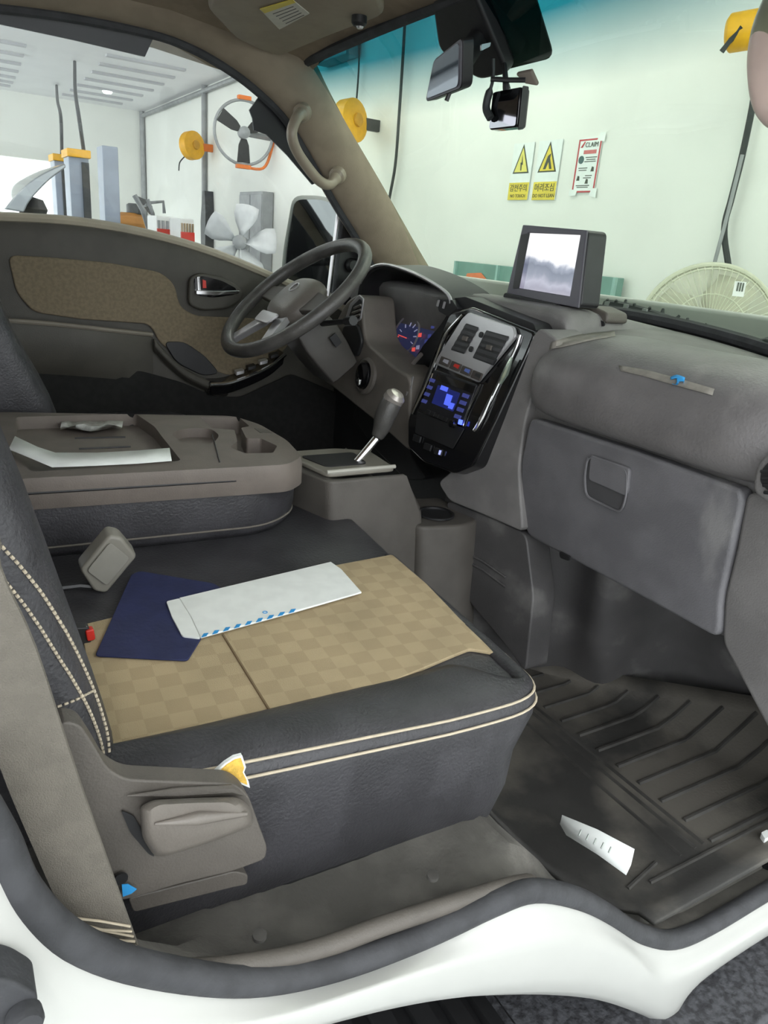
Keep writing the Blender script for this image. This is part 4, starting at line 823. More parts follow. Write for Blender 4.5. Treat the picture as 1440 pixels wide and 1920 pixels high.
# ---- monitor on the dash
mo_ = thing('dash_monitor', 'black framed dash monitor with a glowing hillside pattern', 'monitor', P(1020, 590, X=1.12))
MX = 1.10
M4 = lambda l, x=MX: [PP(u, v, (x, 0, 0), (1, 0, -.12)) for u, v in l]
CAS = mat('monitor_case', srgb(74, 70, 80), .35, noise=.05, scale=20)
MB().prism(rnd(M4([(984, 422), (1104, 432), (1088, 578), (953, 552)]), .012), (.042, -.01, 0)).build('case', BLK, mo_, bevel=.008, seg=3)
q = M4([(984, 422), (1104, 432), (1088, 578), (953, 552)], MX - .001); i_ = M4([(994, 437), (1092, 441), (1072, 556), (974, 540)], MX - .001)
fm = MB(); fm.loft([[a, c, c + V((-.006, 0, 0)), a + V((-.006, 0, 0))] for a, c in list(zip(q, i_)) + [(q[0], i_[0])]], caps=False)
lab(fm.build('bezel', CAS, mo_, bevel=.002), 'grey-violet bezel')
scm = mat('monitor_glow_pattern', (.02, .02, .02), .15); nt = scm.node_tree; N = nt.nodes; L = nt.links  # hillside pattern in height bands, set to glow on the screen
tc = N.new('ShaderNodeTexCoord'); sx = N.new('ShaderNodeSeparateXYZ'); n1 = N.new('ShaderNodeTexNoise'); n1.inputs['Scale'].default_value = 9; n1.inputs['Detail'].default_value = 5
ad = N.new('ShaderNodeMath'); ad.operation = 'MULTIPLY_ADD'; ad.inputs[1].default_value = -.09; rp = N.new('ShaderNodeValToRGB')
L.new(tc.outputs['Object'], sx.inputs[0]); L.new(tc.outputs['Object'], n1.inputs['Vector'])
mr = N.new('ShaderNodeMapRange'); L.new(n1.outputs['Fac'], ad.inputs[0]); L.new(sx.outputs[2], ad.inputs[2]); L.new(ad.outputs[0], mr.inputs[0])
ic_ = sum(i_, V()) / 4; zl = min(p[2] for p in i_); zh = max(p[2] for p in i_); mz0 = P(1020, 590, X=1.12)[2]
mr.inputs[1].default_value = zl - mz0 - .045; mr.inputs[2].default_value = zh - mz0 - .045
el = rp.color_ramp.elements; el[0].position = 0; el[0].color = (.36, .34, .42, 1); el[1].position = 1; el[1].color = (1, 1, 1, 1)
for ps, cc in ((.1, (.30, .29, .38)), (.2, (.42, .42, .52)), (.3, (.22, .24, .32)), (.42, (.16, .18, .25)), (.5, (.3, .33, .42)), (.56, (.92, .93, .97))):
    e_ = el.new(ps); e_.color = (*cc, 1)
L.new(mr.outputs[0], rp.inputs[0]); L.new(rp.outputs[0], N['Principled BSDF'].inputs['Emission Color']); N['Principled BSDF'].inputs['Emission Strength'].default_value = .42
MB().prism([p + V((-.0005, 0, 0)) for p in i_], (-.001, 0, 0)).build('screen', scm, mo_)
lab(MB().prism(M4([(978, 440), (994, 437), (974, 540), (962, 541)], MX - .008), (-.001, 0, 0)).build('bezel_dark_strip', BLK, mo_), 'dark inner edge')  # black strip along the left edge of the screen
MB().prism(rnd([P(u, v, X=1.08) for u, v in ((944, 548), (1046, 570), (1038, 590), (1012, 606), (940, 580))], .008), (.10, 0, 0)).build('stand', BLK, mo_, bevel=.006)
MB().prism(rnd([P(u, v, X=1.06) for u, v in ((948, 578), (1014, 592), (1006, 610), (950, 588))], .004), (.02, 0, 0)).build('stand_lip', CAS, mo_, bevel=.003)
# ---- wipers outside the glass
wp = thing('windshield_wiper', 'black wiper with spiky clips at the windshield base', 'wiper', P(1250, 640, X=1.42))
pth = [P(u, v, X=1.42) for u, v in ((1136, 572), (1180, 578), (1240, 594), (1300, 616), (1358, 634))]
MB().tube(spline(pth, 5), [.013 - .0004 * i for i in range(21)], 8).build('blade', CABLE, wp)
sp = spline(pth, 5)
for i in range(0, 18, 2): MB().tube([sp[i], sp[i] + V((random.uniform(-.01, .01), random.uniform(-.01, .01), .012 + random.uniform(0, .006)))], [.006, .003], 6).build('clip', CABLE, wp)
for i in (1, 5, 8): MB().box(sp[i] + V((-.012, 0, .004)), (.006, .012, .01)).build('metal_clip', SILV, wp)
wp2 = thing('wiper_arm', 'short black wiper pivot at the right windshield base', 'wiper', P(1430, 668, X=1.38))
MB().tube([P(u, v, X=1.38) for u, v in ((1408, 652), (1440, 648), (1500, 668))], [.012, .018, .02], 8).build('arm', CABLE, wp2); MB().lathe([(.022, 0), (.022, .02), (0, .024)], P(1470, 668, X=1.38), (-.5, -.2, .8), 12).build('pivot_cap', CABLE, wp2)

# ================================================================== steering wheel and column
SC = V((.752, 1.70, -.133)); al = math.radians(50); SNN = V((-math.cos(al), 0, math.sin(al))); SU = V((0, 1, 0)); SV = SNN.cross(SU)
if SV[2] < 0: SV = -SV
sw_ = thing('steering_wheel', 'worn dark grey leather steering wheel with padded hub', 'steering wheel', SC - V((0, 0, .2)))
MB().tube([SC + (SU * math.cos(2 * PI * i / 64) + SV * math.sin(2 * PI * i / 64)) * .197 for i in range(64)], .0165, 14, closed=True).build('rim', mat('wheel_leather', (.075, .071, .066), .36, noise=.15, scale=25, bump=.3, bscale=300), sw_)
hubc = SC - SNN * .015
rr = []
for h, s in ((-.03, .75), (-.01, 1), (.012, .96), (.026, .8), (.032, .5)):
    rr.append([hubc + SNN * h + SU * (.085 * s * (abs(math.cos(a_)) ** .7) * (1 if math.cos(a_) > 0 else -1)) + SV * (.075 * s * (abs(math.sin(a_)) ** .7) * (1 if math.sin(a_) > 0 else -1) - .004) for a_ in [2 * PI * k / 28 for k in range(28)]])
MB().loft(rr).build('hub_pad', mat('hub_grey', srgb(112, 106, 99), .42, noise=.05, scale=20, bump=.2, bscale=400), sw_, sub=1)
for d, wd in ((SU, .03), (-SU, .03), ((-SV + SU * .55).normalized(), .022), ((-SV - SU * .55).normalized(), .022)):
    s_ = SNN.cross(d); MB().loft([[SC - SNN * .012 + d * r_ + s_ * (wd * k1 * q_) + SNN * (k2 * .008) for k1, k2 in ((-1, -1), (1, -1), (1, 1), (-1, 1))] for r_, q_ in ((.06, 1.2), (.12, .9), (.19, .7))]).build('spoke', SILV if abs(d[1]) < .9 else GREYP, sw_, bevel=.004)
MB().prism(rnd([SC + SNN * .004 - SV * .07 + SU * .05, SC + SNN * .004 - SV * .105 + SU * .04, SC + SNN * .004 - SV * .105 - SU * .04, SC + SNN * .004 - SV * .07 - SU * .05], .01), SNN * .006).build('lower_trim', SILV, sw_, bevel=.002)
q = hubc + SNN * .0325 + SV * .012; o = MB().ring(q, SNN, .014, .0018, 24, 6).build('emblem', SILV, sw_)
cl = thing('steering_column', 'dark grey steering column shroud below the wheel', 'column', SC - SNN * .2 - V((0, 0, .1)))
rr = []
for d, wx, wz in ((.05, .05, .04), (.06, .06, .05), (.10, .066, .055), (.15, .068, .052), (.21, .066, .045)):
    c = SC - SNN * d; rr.append([c + SU * (wx * max(-1, min(1, 1.3 * math.cos(a_)))) + SV * (wz * max(-1, min(1, 1.3 * math.sin(a_))) - .02) for a_ in [2 * PI * (k + .5) / 20 for k in range(20)]])
MB().loft(rr).build('shroud', mat('column_plastic', srgb(70, 67, 63), .5, noise=.06, scale=20, bump=.2, bscale=400), cl, bevel=.004)
for s, n_ in ((-1, 'wiper_stalk'), (1, 'light_stalk')):
    c = SC - SNN * .075 + SU * s * .05; e = c + SU * s * .14 + SNN * .02 + SV * .012
    o = MB().tube([c, e], [.007, .006], 10).build(n_, BLK, cl); MB().tube([e, e + (e - c).normalized() * .035], [.010, .011], 10).build('stalk_knob', BLK, o)
c = SC - SNN * .12 - SU * .078; MB().box(c, (.004, .03, .02), (SU, SNN, SV)).build('key_cover', BLK, cl, bevel=.001)

# ================================================================== gear shifter
gs = thing('gear_shifter', 'automatic gear shifter with chrome stem and grey base box', 'gear shifter', (.78, 1.22, -.86))
def tq(u, v, z=-.415): return P(u, v, Z=z)
top = rnd([tq(572, 884), tq(598, 874), tq(680, 886), tq(732, 900), tq(752, 912), tq(640, 916), tq(608, 908)], .012)
bx = rnd([(.56, 1.30, -.44), (.60, 1.165, -.44), (.76, 1.165, -.455), (.82, 1.17, -.52), (.82, 1.33, -.52), (.72, 1.36, -.44), (.58, 1.36, -.44)], .015)
gb = MB()
gb.loft([[V((x, y, -.42 if z > -.5 else -.50)) for x, y, z in bx], [V((x + .01, y - .008, -.60)) for x, y, z in bx], [V((x + .05, y - .015, -.88)) for x, y, z in bx]])
gb.build('base_box', mat('shifter_box', srgb(84, 80, 75), .6, noise=.08, scale=15, bump=.25, bscale=400), gs, bevel=.006, seg=3)
ex = rnd([(.80, 1.15, 0), (.90, 1.13, 0), (.955, 1.15, 0), (.955, 1.3, 0), (.80, 1.33, 0)], .02)
MB().loft([[V((x, y, -.53)) for x, y, z in ex], [V((x + .01, y - .01, -.7)) for x, y, z in ex], [V((x + .02, y - .03, -.88)) for x, y, z in ex]]).build('front_box', mat('shifter_box2', srgb(84, 80, 75), .6, noise=.08, scale=15), gs, bevel=.008, seg=3)
MB().lathe([(.040, .0), (.040, .004), (.034, .004), (.032, -.02), (0, -.02)], (.875, 1.20, -.528), (0, 0, 1), 28).build('cup_ring', BLK, gs)
pts = rnd([(.575, 1.345, 0), (.605, 1.185, 0), (.755, 1.185, 0), (.765, 1.31, 0), (.70, 1.345, 0)], .014)
MB().prism([V((x, y, -.42)) for x, y, z in pts], (0, 0, .010)).build('gate_plate', mat('gate_grey', srgb(126, 122, 112), .4, noise=.05, scale=20), gs, bevel=.004)
MB().prism(rnd([(.60, 1.30, -.410), (.62, 1.22, -.410), (.71, 1.22, -.410), (.72, 1.30, -.410)], .012), (0, 0, .002)).build('gate_inset', BLK, gs)
lab(MB().tube([(.605, 1.188, -.409), (.755, 1.188, -.409)], .004, 8).build('gate_edge', mat('gate_edge', srgb(170, 168, 158), .35, noise=.03, scale=20), gs), 'pale front edge of the gate')
s0 = V((.70, 1.245, -.412)); s1 = P(706, 822, Y=1.24); s2 = P(722, 780, Y=1.235); s3 = P(738, 748, Y=1.23)
lab(MB().tube([s0, s1], .0085, 14).build('stem', CHROME, gs), 'chrome stem')
lab(MB().tube(spline([s1, (s1 + s2) / 2 + V((.002, 0, 0)), s2, s3], 4), [.012, .0135, .015, .0165, .018, .019, .020, .021, .0215, .022, .022, .0215, .02], 14).build('knob', mat('knob_leather', (.06, .058, .054), .4, noise=.1, scale=30, bump=.3, bscale=300), gs, sub=1), 'leather wrapped knob')
MB().lathe([(.021, -.004), (.0205, .008), (.014, .015), (0, .017)], s3, (s3 - s2) + V((0, -.02, .01)), 20).build('knob_cap', mat('knob_silver', srgb(172, 166, 160), .3, .6), gs)

# ================================================================== passenger bench seat
ps = thing('bench_seat', 'black leather bench seat with tan checked cloth centre', 'seat', (.35, .98, -.66))
ZT = -.497
ol = rnd([(.03, .552, 0), (.30, .546, 0), (.572, .542, 0), (.606, .578, 0), (.617, .66, 0), (.645, .98, 0), (.665, 1.17, 0), (.655, 1.42, 0), (.03, 1.45, 0)], .03, 6)
cb = MB(); cen = V((.34, .98, 0))
def rg(z, s, dx=0): return [V((cen[0] + (p[0] - cen[0]) * s + dx, cen[1] + (p[1] - cen[1]) * s, z)) for p in ol]
def zz(p, z): # cushion falls a little towards its front edge
    return z
cb.loft([rg(-.665, .90), rg(-.62, .925), rg(-.55, .945), rg(-.52, .95), rg(-.507, .962), rg(ZT - .002, .955), rg(ZT, .93)])
cb.build('cushion', LEATH, ps, bevel=0, angle=70)
ti = rnd([P(u, v, Z=ZT) for u, v in ((150, 1178), (400, 1118), (620, 1066), (735, 1044), (800, 1100), (862, 1165), (934, 1231), (880, 1222), (855, 1232), (700, 1298), (520, 1350), (330, 1396), (198, 1420))], .006)
lab(MB().prism(ti, (0, 0, .005)).build('cloth_panel', TAN, ps, bevel=.002), 'tan checked cloth panel')
lab(MB().tube([P(418, 1190, Z=ZT + .005), P(470, 1275, Z=ZT + .005), P(514, 1346, Z=ZT + .005)], .0018, 6).build('seam', mat('seam_brown', srgb(120, 102, 76), .9, noise=.05, scale=40), ps), 'brown cross seam')
# leather bolster round the right side and front corner, with twin stitched seams
def seamz(x): return -.462 - .034 * min(1, max(0, (x - .06) / .38)) - .004 * max(0, (x - .44) / .16)
path = [V(p) for p in spline([(.04, .552, 0), (.12, .549, 0), (.22, .547, 0), (.32, .546, 0), (.42, .545, 0), (.50, .543, 0), (.555, .545, 0), (.588, .558, 0), (.604, .585, 0), (.610, .63, 0), (.617, .68, 0), (.625, .76, 0), (.634, .86, 0), (.645, .98, 0)], 3)]
secs = []; seam1 = []; seam2 = []
for i, p in enumerate(path):
    t_ = (path[min(i + 1, len(path) - 1)] - path[max(i - 1, 0)]).normalized(); n_ = V((-t_[1], t_[0], 0)); s_ = i / (len(path) - 1)
    wd = .105 if s_ < .42 else max(.026, .105 - .5 * (s_ - .42)); z = seamz(p[0]) - (.006 * max(0, s_ - .6) / .4)
    secs.append([p + n_ * wd * a + V((-b_ * max(0, p[0] - .4) * 1.2, 0, 0)) + V((0, 0, c_)) for a, b_, c_ in ((1, 0, ZT - .02), (1, 0, ZT + .002), (.85, 0, ZT * .7 + z * .3 + .007), (.5, 0, z + .012), (.2, 0, z + .007), (.05, 0, z), (0, 0, z - .012), (.0, 0, z - .03), (.0, .1, z - .075), (.06, .1, -.63), (.2, .16, -.685))])
    seam1.append(p + n_ * .003 + V((0, 0, z + .003))); seam2.append(p - n_ * .0015 + V((0, 0, z - .012)))
lab(MB().loft(secs, closed=False).build('side_bolster', LEATH, ps, angle=80), 'black leather side bolster')
b_ = slice(2, 29)
for sm in (seam1, seam2): lab(MB().tube(sm[b_], .0016, 6).build('piping', STITCH, ps), 'cream stitched seam line')
# tear with yellow foam
tr = [(408, 1450), (426, 1434), (440, 1425), (452, 1422), (458, 1440), (455, 1448), (462, 1462), (464, 1472), (440, 1462), (424, 1462)]
cc = sum((V((u, v, 0)) for u, v in tr), V()) / len(tr)
lab(MB().prism([P(cc[0] + (u - cc[0]) * 1.22, cc[1] + (v - cc[1]) * 1.22, Y=.542) for u, v in tr], (0, .004, 0)).build('frayed_edge', PAPER, ps), 'white frayed lining round the tear')
lab(MB().prism([P(u, v, Y=.541) for u, v in tr], (0, .004, 0)).build('foam_tear', FOAM, ps), 'yellow foam showing through a tear')
# backrest
br = []
prof_b = [(.100, -.52), (.091, -.45), (.077, -.38), (.058, -.30), (.036, -.20), (.004, -.08), (-.06, .06), (-.10, .10), (-.16, .08), (-.16, -.06), (-.14, -.25), (-.09, -.45), (-.06, -.53)]
for y, s, dx in ((.565, .80, -.01), (.570, .93, -.002), (.59, 1.0, .012), (.64, 1.02, .014), (.68, 1.0, .0), (.72, 1, -.006), (.85, 1, -.008), (.93, 1, -.004), (.98, 1.0, .004), (1.02, 1.0, 0), (1.05, .92, -.01)):
    br.append([V((.0 + (x - .0) * s + (dx if x > 0 else 0), y, -.2 + (z + .2) * (s * .1 + .9))) for x, z in prof_b])
bo = MB().loft(br).build('backrest', LEATH, ps, sub=1)
# tan cloth on the backrest front
lab(MB().loft([[V((x - .004, y, z)) for y in (.70, .94)] for x, z in ((.087, -.44), (.072, -.38), (.053, -.30), (.031, -.20), (.0, -.08))], closed=False).build('cloth_panel', TAN, bo, solid=.008), 'tan cloth on the backrest')
def stitches(path, n_, ln, r_, parent, name='stitching'):
    pts = spline(path, 12); cum = [0]
    for a, c in zip(pts, pts[1:]): cum.append(cum[-1] + (c - a).length)
    b_ = MB(); k = 0; Lg = cum[-1]
    def at(s):
        for i in range(len(cum) - 1):
            if cum[i + 1] >= s: return pts[i].lerp(pts[i + 1], (s - cum[i]) / max(1e-6, cum[i + 1] - cum[i]))
        return pts[-1]
    for i in range(n_):
        s = Lg * (i + .2) / n_; b_.tube([at(s), at(s + Lg / n_ * ln)], r_, 6)
    o = b_.build(name, STITCH, parent); o['kind'] = 'stuff'; return lab(o, 'row of cream double stitching')
for l in (((-6, 1012), (0, 1020), (60, 1090), (110, 1165), (150, 1240), (180, 1310), (198, 1370), (203, 1412)), ((-6, 1070), (0, 1078), (50, 1140), (95, 1210), (135, 1275), (165, 1330), (186, 1385), (195, 1430))):
    stitches(hits([(a[0], a[1]) for a in spline([V((u, v, 0)) for u, v in l], 4)], ('backrest',), lambda u, v: P(u, v, Y=.556), .001), 46, .62, .0014, bo)
stitches(hits([(105, 1325), (122, 1319), (140, 1312), (156, 1304), (172, 1296)], ('backrest',), lambda u, v: P(u, v, Y=.556), .001), 8, .6, .0011, bo)
# recliner cover and lever
rc = MB().prism(rnd([P(u, v, Y=.515) for u, v in ((112, 1352), (150, 1358), (178, 1400), (200, 1440), (235, 1462), (330, 1466), (440, 1470), (466, 1490), (480, 1530), (502, 1590), (498, 1612), (440, 1634), (330, 1660), (235, 1690), (180, 1690), (140, 1600), (110, 1460))], .012), (0, .022, 0)).build('recliner_cover', GREYP, ps, bevel=.008, seg=3)
lab(rc, 'grey-brown plastic recliner cover')
MB().tube([P(238, 1492, Y=.512), P(330, 1486, Y=.510), P(432, 1480, Y=.512), P(455, 1490, Y=.515)], [.0005, .0045, .0045, .001], 8).build('cover_ridge', GREYP, rc)
MB().prism(rnd([P(u, v, Y=.513) for u, v in ((226, 1518), (250, 1528), (268, 1560), (290, 1606), (278, 1600), (244, 1560))], .004), (0, -.001, 0)).build('lever_gap', BLK, rc)
lv = []
for yy, s in ((.516, 1.0), (.502, 1.0), (.492, .95), (.486, .82)):
    pts_ = [(262, 1512), (285, 1500), (360, 1496), (445, 1494), (470, 1512), (476, 1548), (400, 1578), (310, 1606), (288, 1604), (266, 1570)]
    cu_, cv_ = 365, 1550; lv.append(rnd([P(cu_ + (u - cu_) * s, cv_ + (v - cv_) * s, Y=yy) for u, v in pts_], .008))
lab(MB().loft(lv).build('recliner_lever', mat('lever_plastic', srgb(112, 106, 99), .4, noise=.05, scale=20, bump=.15, bscale=400), ps, angle=60), 'grey recliner lever')
MB().tube([P(290, 1545, Y=.485), P(370, 1534, Y=.484), P(462, 1526, Y=.487)], [.001, .006, .002], 10).build('lever_ridge', MATS['lever_plastic'], ps)
lab(MB().prism(rnd([P(u, v, Y=.53) for u, v in ((240, 1685), (440, 1634), (466, 1640), (464, 1660), (440, 1664), (250, 1712))], .005), (0, .03, 0)).build('lower_cover', GREYP, ps, bevel=.003), 'grey lower side cover')
lab(MB().prism([P(u, v, Y=.56) for u, v in ((245, 1695), (600, 1618), (900, 1560), (900, 1578), (600, 1648), (245, 1728))], (0, .03, 0)).build('under_seat_shade', BLK, ps, bevel=.003), 'black strip painted as shade in the gap under the seat')  # black strip stands in for the shade in the gap beneath the seat
lab(MB().prism([P(u, v, Y=.509) for u, v in ((228, 1658), (240, 1657), (256, 1666), (246, 1674), (230, 1680))], (0, -.001, 0)).build('blue_sticker', BLUEP, rc), 'torn blue sticker')
MB().lathe([(.006, 0), (.006, -.002), (0, -.002)], P(226, 1646, Y=.511), (0, 1, 0), 10).build('screw_hole', BLK, rc)

# ---- folded centre backrest used as a console
fc_ = thing('folding_console', 'folded centre seat back with grey console tray and cup holders', 'console', (.33, 1.31, -.5))
ZK = -.36
lo = rnd([(.06, 1.15, 0), (.47, 1.13, 0), (.555, 1.20, 0), (.565, 1.40, 0), (.52, 1.50, 0), (.06, 1.54, 0)], .05, 6)
c0 = V((.3, 1.33, 0))
def kr(z, s, y=0): return [V((c0[0] + (p[0] - c0[0]) * s, c0[1] + (p[1] - c0[1]) * s + y, z)) for p in lo]
lab(MB().loft([kr(-.497, .95), kr(-.485, .985), kr(-.46, 1.0), kr(-.42, 1.005), kr(-.405, 1.0)]).build('padded_base', LEATH, fc_, angle=70), 'black leather padded underside')
lab(MB().tube([p + V((0, 0, .004)) for p in kr(-.482, .992)], .0018, 6, closed=True).build('piping', mat('grey_thread', srgb(105, 100, 92), .9, noise=.05, scale=40), fc_), 'grey piping')
sh = rnd([(.05, 1.135, 0), (.49, 1.10, 0), (.535, 1.14, 0), (.553, 1.25, 0), (.548, 1.38, 0), (.52, 1.46, 0), (.05, 1.58, 0)], .022, 6)
KH = lambda l, z: [P(u, v, Z=z) for u, v in l]
# the top shell carries real recesses: cut with booleans that are applied at once
shell = MB().loft([[V((p[0] + .006 * (1 if p[0] > .3 else 0), p[1] + (.012 if p[1] < 1.3 else -.01), -.412)) for p in sh], [V((p[0], p[1], -.375)) for p in sh], [V((c0[0] + (p[0] - c0[0]) * .985, c0[1] + (p[1] - c0[1]) * .985, ZK)) for p in sh]]).build('tray_shell', CONS, fc_, angle=50)
def cut(target, mb, tmpname='cutter'):
    c = mb.build(tmpname, CONS, fc_); md = target.modifiers.new('cut', 'BOOLEAN'); md.object = c; md.operation = 'DIFFERENCE'; md.solver = 'EXACT'
    bpy.context.view_layer.update(); dg = bpy.context.evaluated_depsgraph_get()
    me = bpy.data.meshes.new_from_object(target.evaluated_get(dg)); target.modifiers.clear(); old = target.data; target.data = me; me.name = 'tray_shell'
    bpy.data.objects.remove(c); me.polygons.foreach_set('use_smooth', [True] * len(me.polygons)); me.set_sharp_from_angle(angle=math.radians(40))
def pocket(l, depth, r=.012): return MB().prism(rnd([p + V((0, 0, .02)) for p in KH(l, ZK)], r), (0, 0, -depth - .02))
cut(shell, pocket([(30, 782), (255, 776), (290, 800), (305, 820), (325, 845), (340, 864), (60, 885), (22, 850)], .024))
cut(shell, pocket([(320, 812), (345, 803), (395, 803), (412, 816), (400, 832), (345, 834)], .018, .02))
cut(shell, pocket([(375, 782), (448, 782), (468, 799), (452, 802), (462, 822), (490, 822), (520, 836), (512, 849), (460, 850), (432, 838), (445, 828), (440, 806), (398, 803)], .036, .006))
lab(MB().tube([P(412, 866, Z=ZK + .001), P(405, 840, Z=ZK + .001), P(398, 815, Z=ZK + .001)], .0012, 6).build('lid_seam', BLK, fc_), 'lid seam')
for a_, c_ in (((140, 822), (235, 820)), ((148, 842), (245, 838))):
    MB().tube([P(*a_, Z=ZK - .0235), P(*c_, Z=ZK - .0235)], .0022, 6).build('tray_rib', BLK, fc_)
lab(MB().tube([V((p[0], p[1] - .001, -.383)) for p in spline([(.06, 1.138, 0), (.25, 1.123, 0), (.40, 1.112, 0)], 5)], .002, 6).build('lid_seam', BLK, fc_), 'lid side seam')
MB().prism(rnd(KH([(476, 803), (500, 806), (512, 814), (488, 812)], ZK), .003), (0, 0, .001)).build('embossed_mark', GREYP, fc_)

# ---- driver seat behind the console
ds = thing('driver_seat', 'dark driver seat mostly hidden behind the folded console', 'seat', (.3, 1.78, -.62))
q = rnd([(.02, 1.585, 0), (.5, 1.585, 0), (.56, 1.64, 0), (.56, 1.86, 0), (.5, 1.93, 0), (.02, 1.93, 0)], .05)
MB().loft([[V((p[0], p[1], z)) for p in q] for z in (-.65, -.5, -.46)] + [[V((.29 + (p[0] - .29) * .92, 1.757 + (p[1] - 1.757) * .92, -.45)) for p in q]]).build('cushion', LEATH, ds, angle=60)
pb_ = [(.21, -.46), (.20, -.38), (.175, -.31), (.13, -.22), (.10, -.12), (.08, .05), (.03, .08), (-.03, .05), (-.02, -.3), (.0, -.46)]
MB().loft([[V((.05 + (x - .05) * s, y, z)) for x, z in pb_] for y, s in ((1.60, .85), (1.62, 1), (1.68, 1.04), (1.75, .98), (1.82, .98), (1.88, 1.04), (1.93, 1), (1.95, .85))]).build('backrest', LEATH, ds, sub=1)

# ---- seat belt strap, buckles
bt = thing('seat_belt', 'grey-brown seat belt webbing anchored at the door sill', 'seat belt', P(205, 1780, Y=.455))
lf = [(-330, 480), (-150, 1000), (-70, 1230), (0, 1440), (60, 1585), (135, 1755)]; rt = [(-230, 420), (-60, 840), (0, 1065), (66, 1215), (150, 1470), (262, 1785)]
ml = spline([V((-.15, .485, .34))] + [P(u, v, Y=.468) for u, v in lf[1:]], 4); mr_ = spline([V((-.105, .482, .33))] + [P(u, v, Y=.462) for u, v in rt[1:]], 4)
MB().tube([V((-.165, .50, .35)), V((-.10, .478, .345)), V((-.09, .50, .35))], .007, 8).build('guide_loop', BLK, bt)
MB().loft([[a, c, c + V((.001, .0025, .0)), a + V((.001, .0025, 0))] for a, c in zip(ml, mr_)]).build('webbing', BELT, bt)
for k in range(5):
    s = .0 + k * .28; a_ = P(140 - 6 * k * .3 - 8, 1750 - 8 * k + 2, Y=.4665); c_ = P(262 - 3 * k, 1776 - 9.5 * k, Y=.4605)
    MB().tube([a_.lerp(c_, .06), a_.lerp(c_, .5) + V((0, -.001, (-1) ** k * .002)), a_.lerp(c_, .95)], .0011, 5).build('bar_stitch', STITCH, bt)
MB().prism([P(u, v, Y=.472) for u, v in ((132, 1745), (265, 1785), (262, 1810), (150, 1790))], (0, .012, 0)).build('anchor_tab', DKM, bt, bevel=.003)
bk_ = thing('belt_buckle', 'grey square belt buckle lying on the black leather', 'buckle', P(180, 1112, Z=-.49))
bq = [P(u, v, Y=1.0) for u, v in ((150, 1070), (205, 1004), (228, 1008), (258, 1044), (200, 1114), (176, 1110))]
MB().prism(rnd(bq, .006), (.0, .028, .006)).build('case', GREYL, bk_, bevel=.005, seg=3)
MB().prism(rnd([P(u, v, Y=.9985) for u, v in ((162, 1070), (206, 1016), (244, 1046), (200, 1098))], .006), (0, -.002, 0)).build('face', mat('buckle_face', srgb(128, 126, 118), .35, noise=.05, scale=20), bk_, bevel=.001)
MB().tube([P(172, 1100, Y=1.01), P(150, 1098, Y=1.01), P(116, 1102, Y=1.01)], .005, 8).build('stalk', BLK, bk_)
rb = thing('buckle_socket', 'red button of a belt socket beside the backrest', 'buckle', P(168, 1205, Z=-.49))
MB().prism(rnd([P(u, v, Y=.86) for u, v in ((160, 1184), (176, 1180), (180, 1200), (164, 1204))], .003), (0, .012, 0)).build('button', RED, rb, bevel=.002)
MB().prism(rnd([P(u, v, Y=.863) for u, v in ((140, 1178), (168, 1176), (172, 1212), (140, 1216))], .004), (0, .016, 0)).build('case', BLK, rb, bevel=.002)

# ================================================================== loose papers
ZE = ZT + .0085
NV = tag(MB().prism(rnd([P(u, v, Z=ZT + .006) for u, v in ((246, 1080), (262, 1073), (400, 1096), (420, 1108), (380, 1195), (352, 1241), (178, 1232), (206, 1170))], .006), (0, 0, .0025)).build('document_folder', NAVY, bevel=.001), 'dark navy folder lying half under a white envelope', 'folder')
ev = thing('envelope', 'long white envelope with blue slanted stripes on the seat', 'envelope', P(490, 1130, Z=ZE))
MB().prism([P(u, v, Z=ZE) for u, v in ((336, 1124), (620, 1056), (640, 1070), (678, 1113), (550, 1150), (376, 1198), (358, 1160))], (0, 0, .003)).build('body', PAPER, ev, bevel=.001)
MB().prism(rnd([P(u, v, Z=ZE) for u, v in ((338, 1124), (312, 1130), (322, 1158), (342, 1195), (376, 1199), (358, 1160))], .004), (0, 0, .0022)).build('flap', PAPER, ev)
for k in range(9):
    s = k / 8.2; u = 380 + 168 * s; v = 1196 - 46.5 * s
    MB().prism([P(a_, c_, Z=ZE + .0031) for a_, c_ in ((u - 3, v - .5), (u + 7, v - 3), (u + 11, v - 9), (u + 2, v - 8))], (0, 0, .0004)).build('blue_stripe', BLUEP, ev)
MB().ring(P(497, 1148, Z=ZE + .0033), (0, 0, 1), .003, .0006, 14, 5).build('small_print', BLUEP, ev)
# paper strip in the console tray
pr_ = [((16, 842), (28, 818)), ((60, 860), (70, 838)), ((98, 876), (104, 849)), ((180, 873), (182, 849)), ((260, 869), (258, 845)), ((322, 864), (318, 840))]
b = MB(); rows = []
for k, (a_, c_) in enumerate(pr_):
    z = ZK + (.018 if k == 0 else .009 if k == 1 else .003); rows.append([P(*a_, Z=z), P(*c_, Z=z)])
tag(MB().grid(rows).build('paper_strip', PAPER, solid=.0008), 'long folded white paper strip lying across the console tray', 'paper')
wr = MB(); rows = []
for i in range(9):
    s = i / 8; u = 112 + 115 * s; rows.append([P(u, 806 - 3 * math.sin(s * 9), Z=ZK - .02 + .006 * random.random()), P(u + 2, 798 + 3 * math.sin(s * 14), Z=ZK - .008 + .006 * random.random()), P(u + 4, 788 + 2 * math.sin(s * 7), Z=ZK - .016 + .006 * random.random())])
tag(wr.grid(rows).build('plastic_wrapper', mat('wrapper', (.62, .64, .6), .18, noise=.15, scale=60), solid=.0006), 'crumpled shiny clear wrapper in the console tray', 'wrapper')
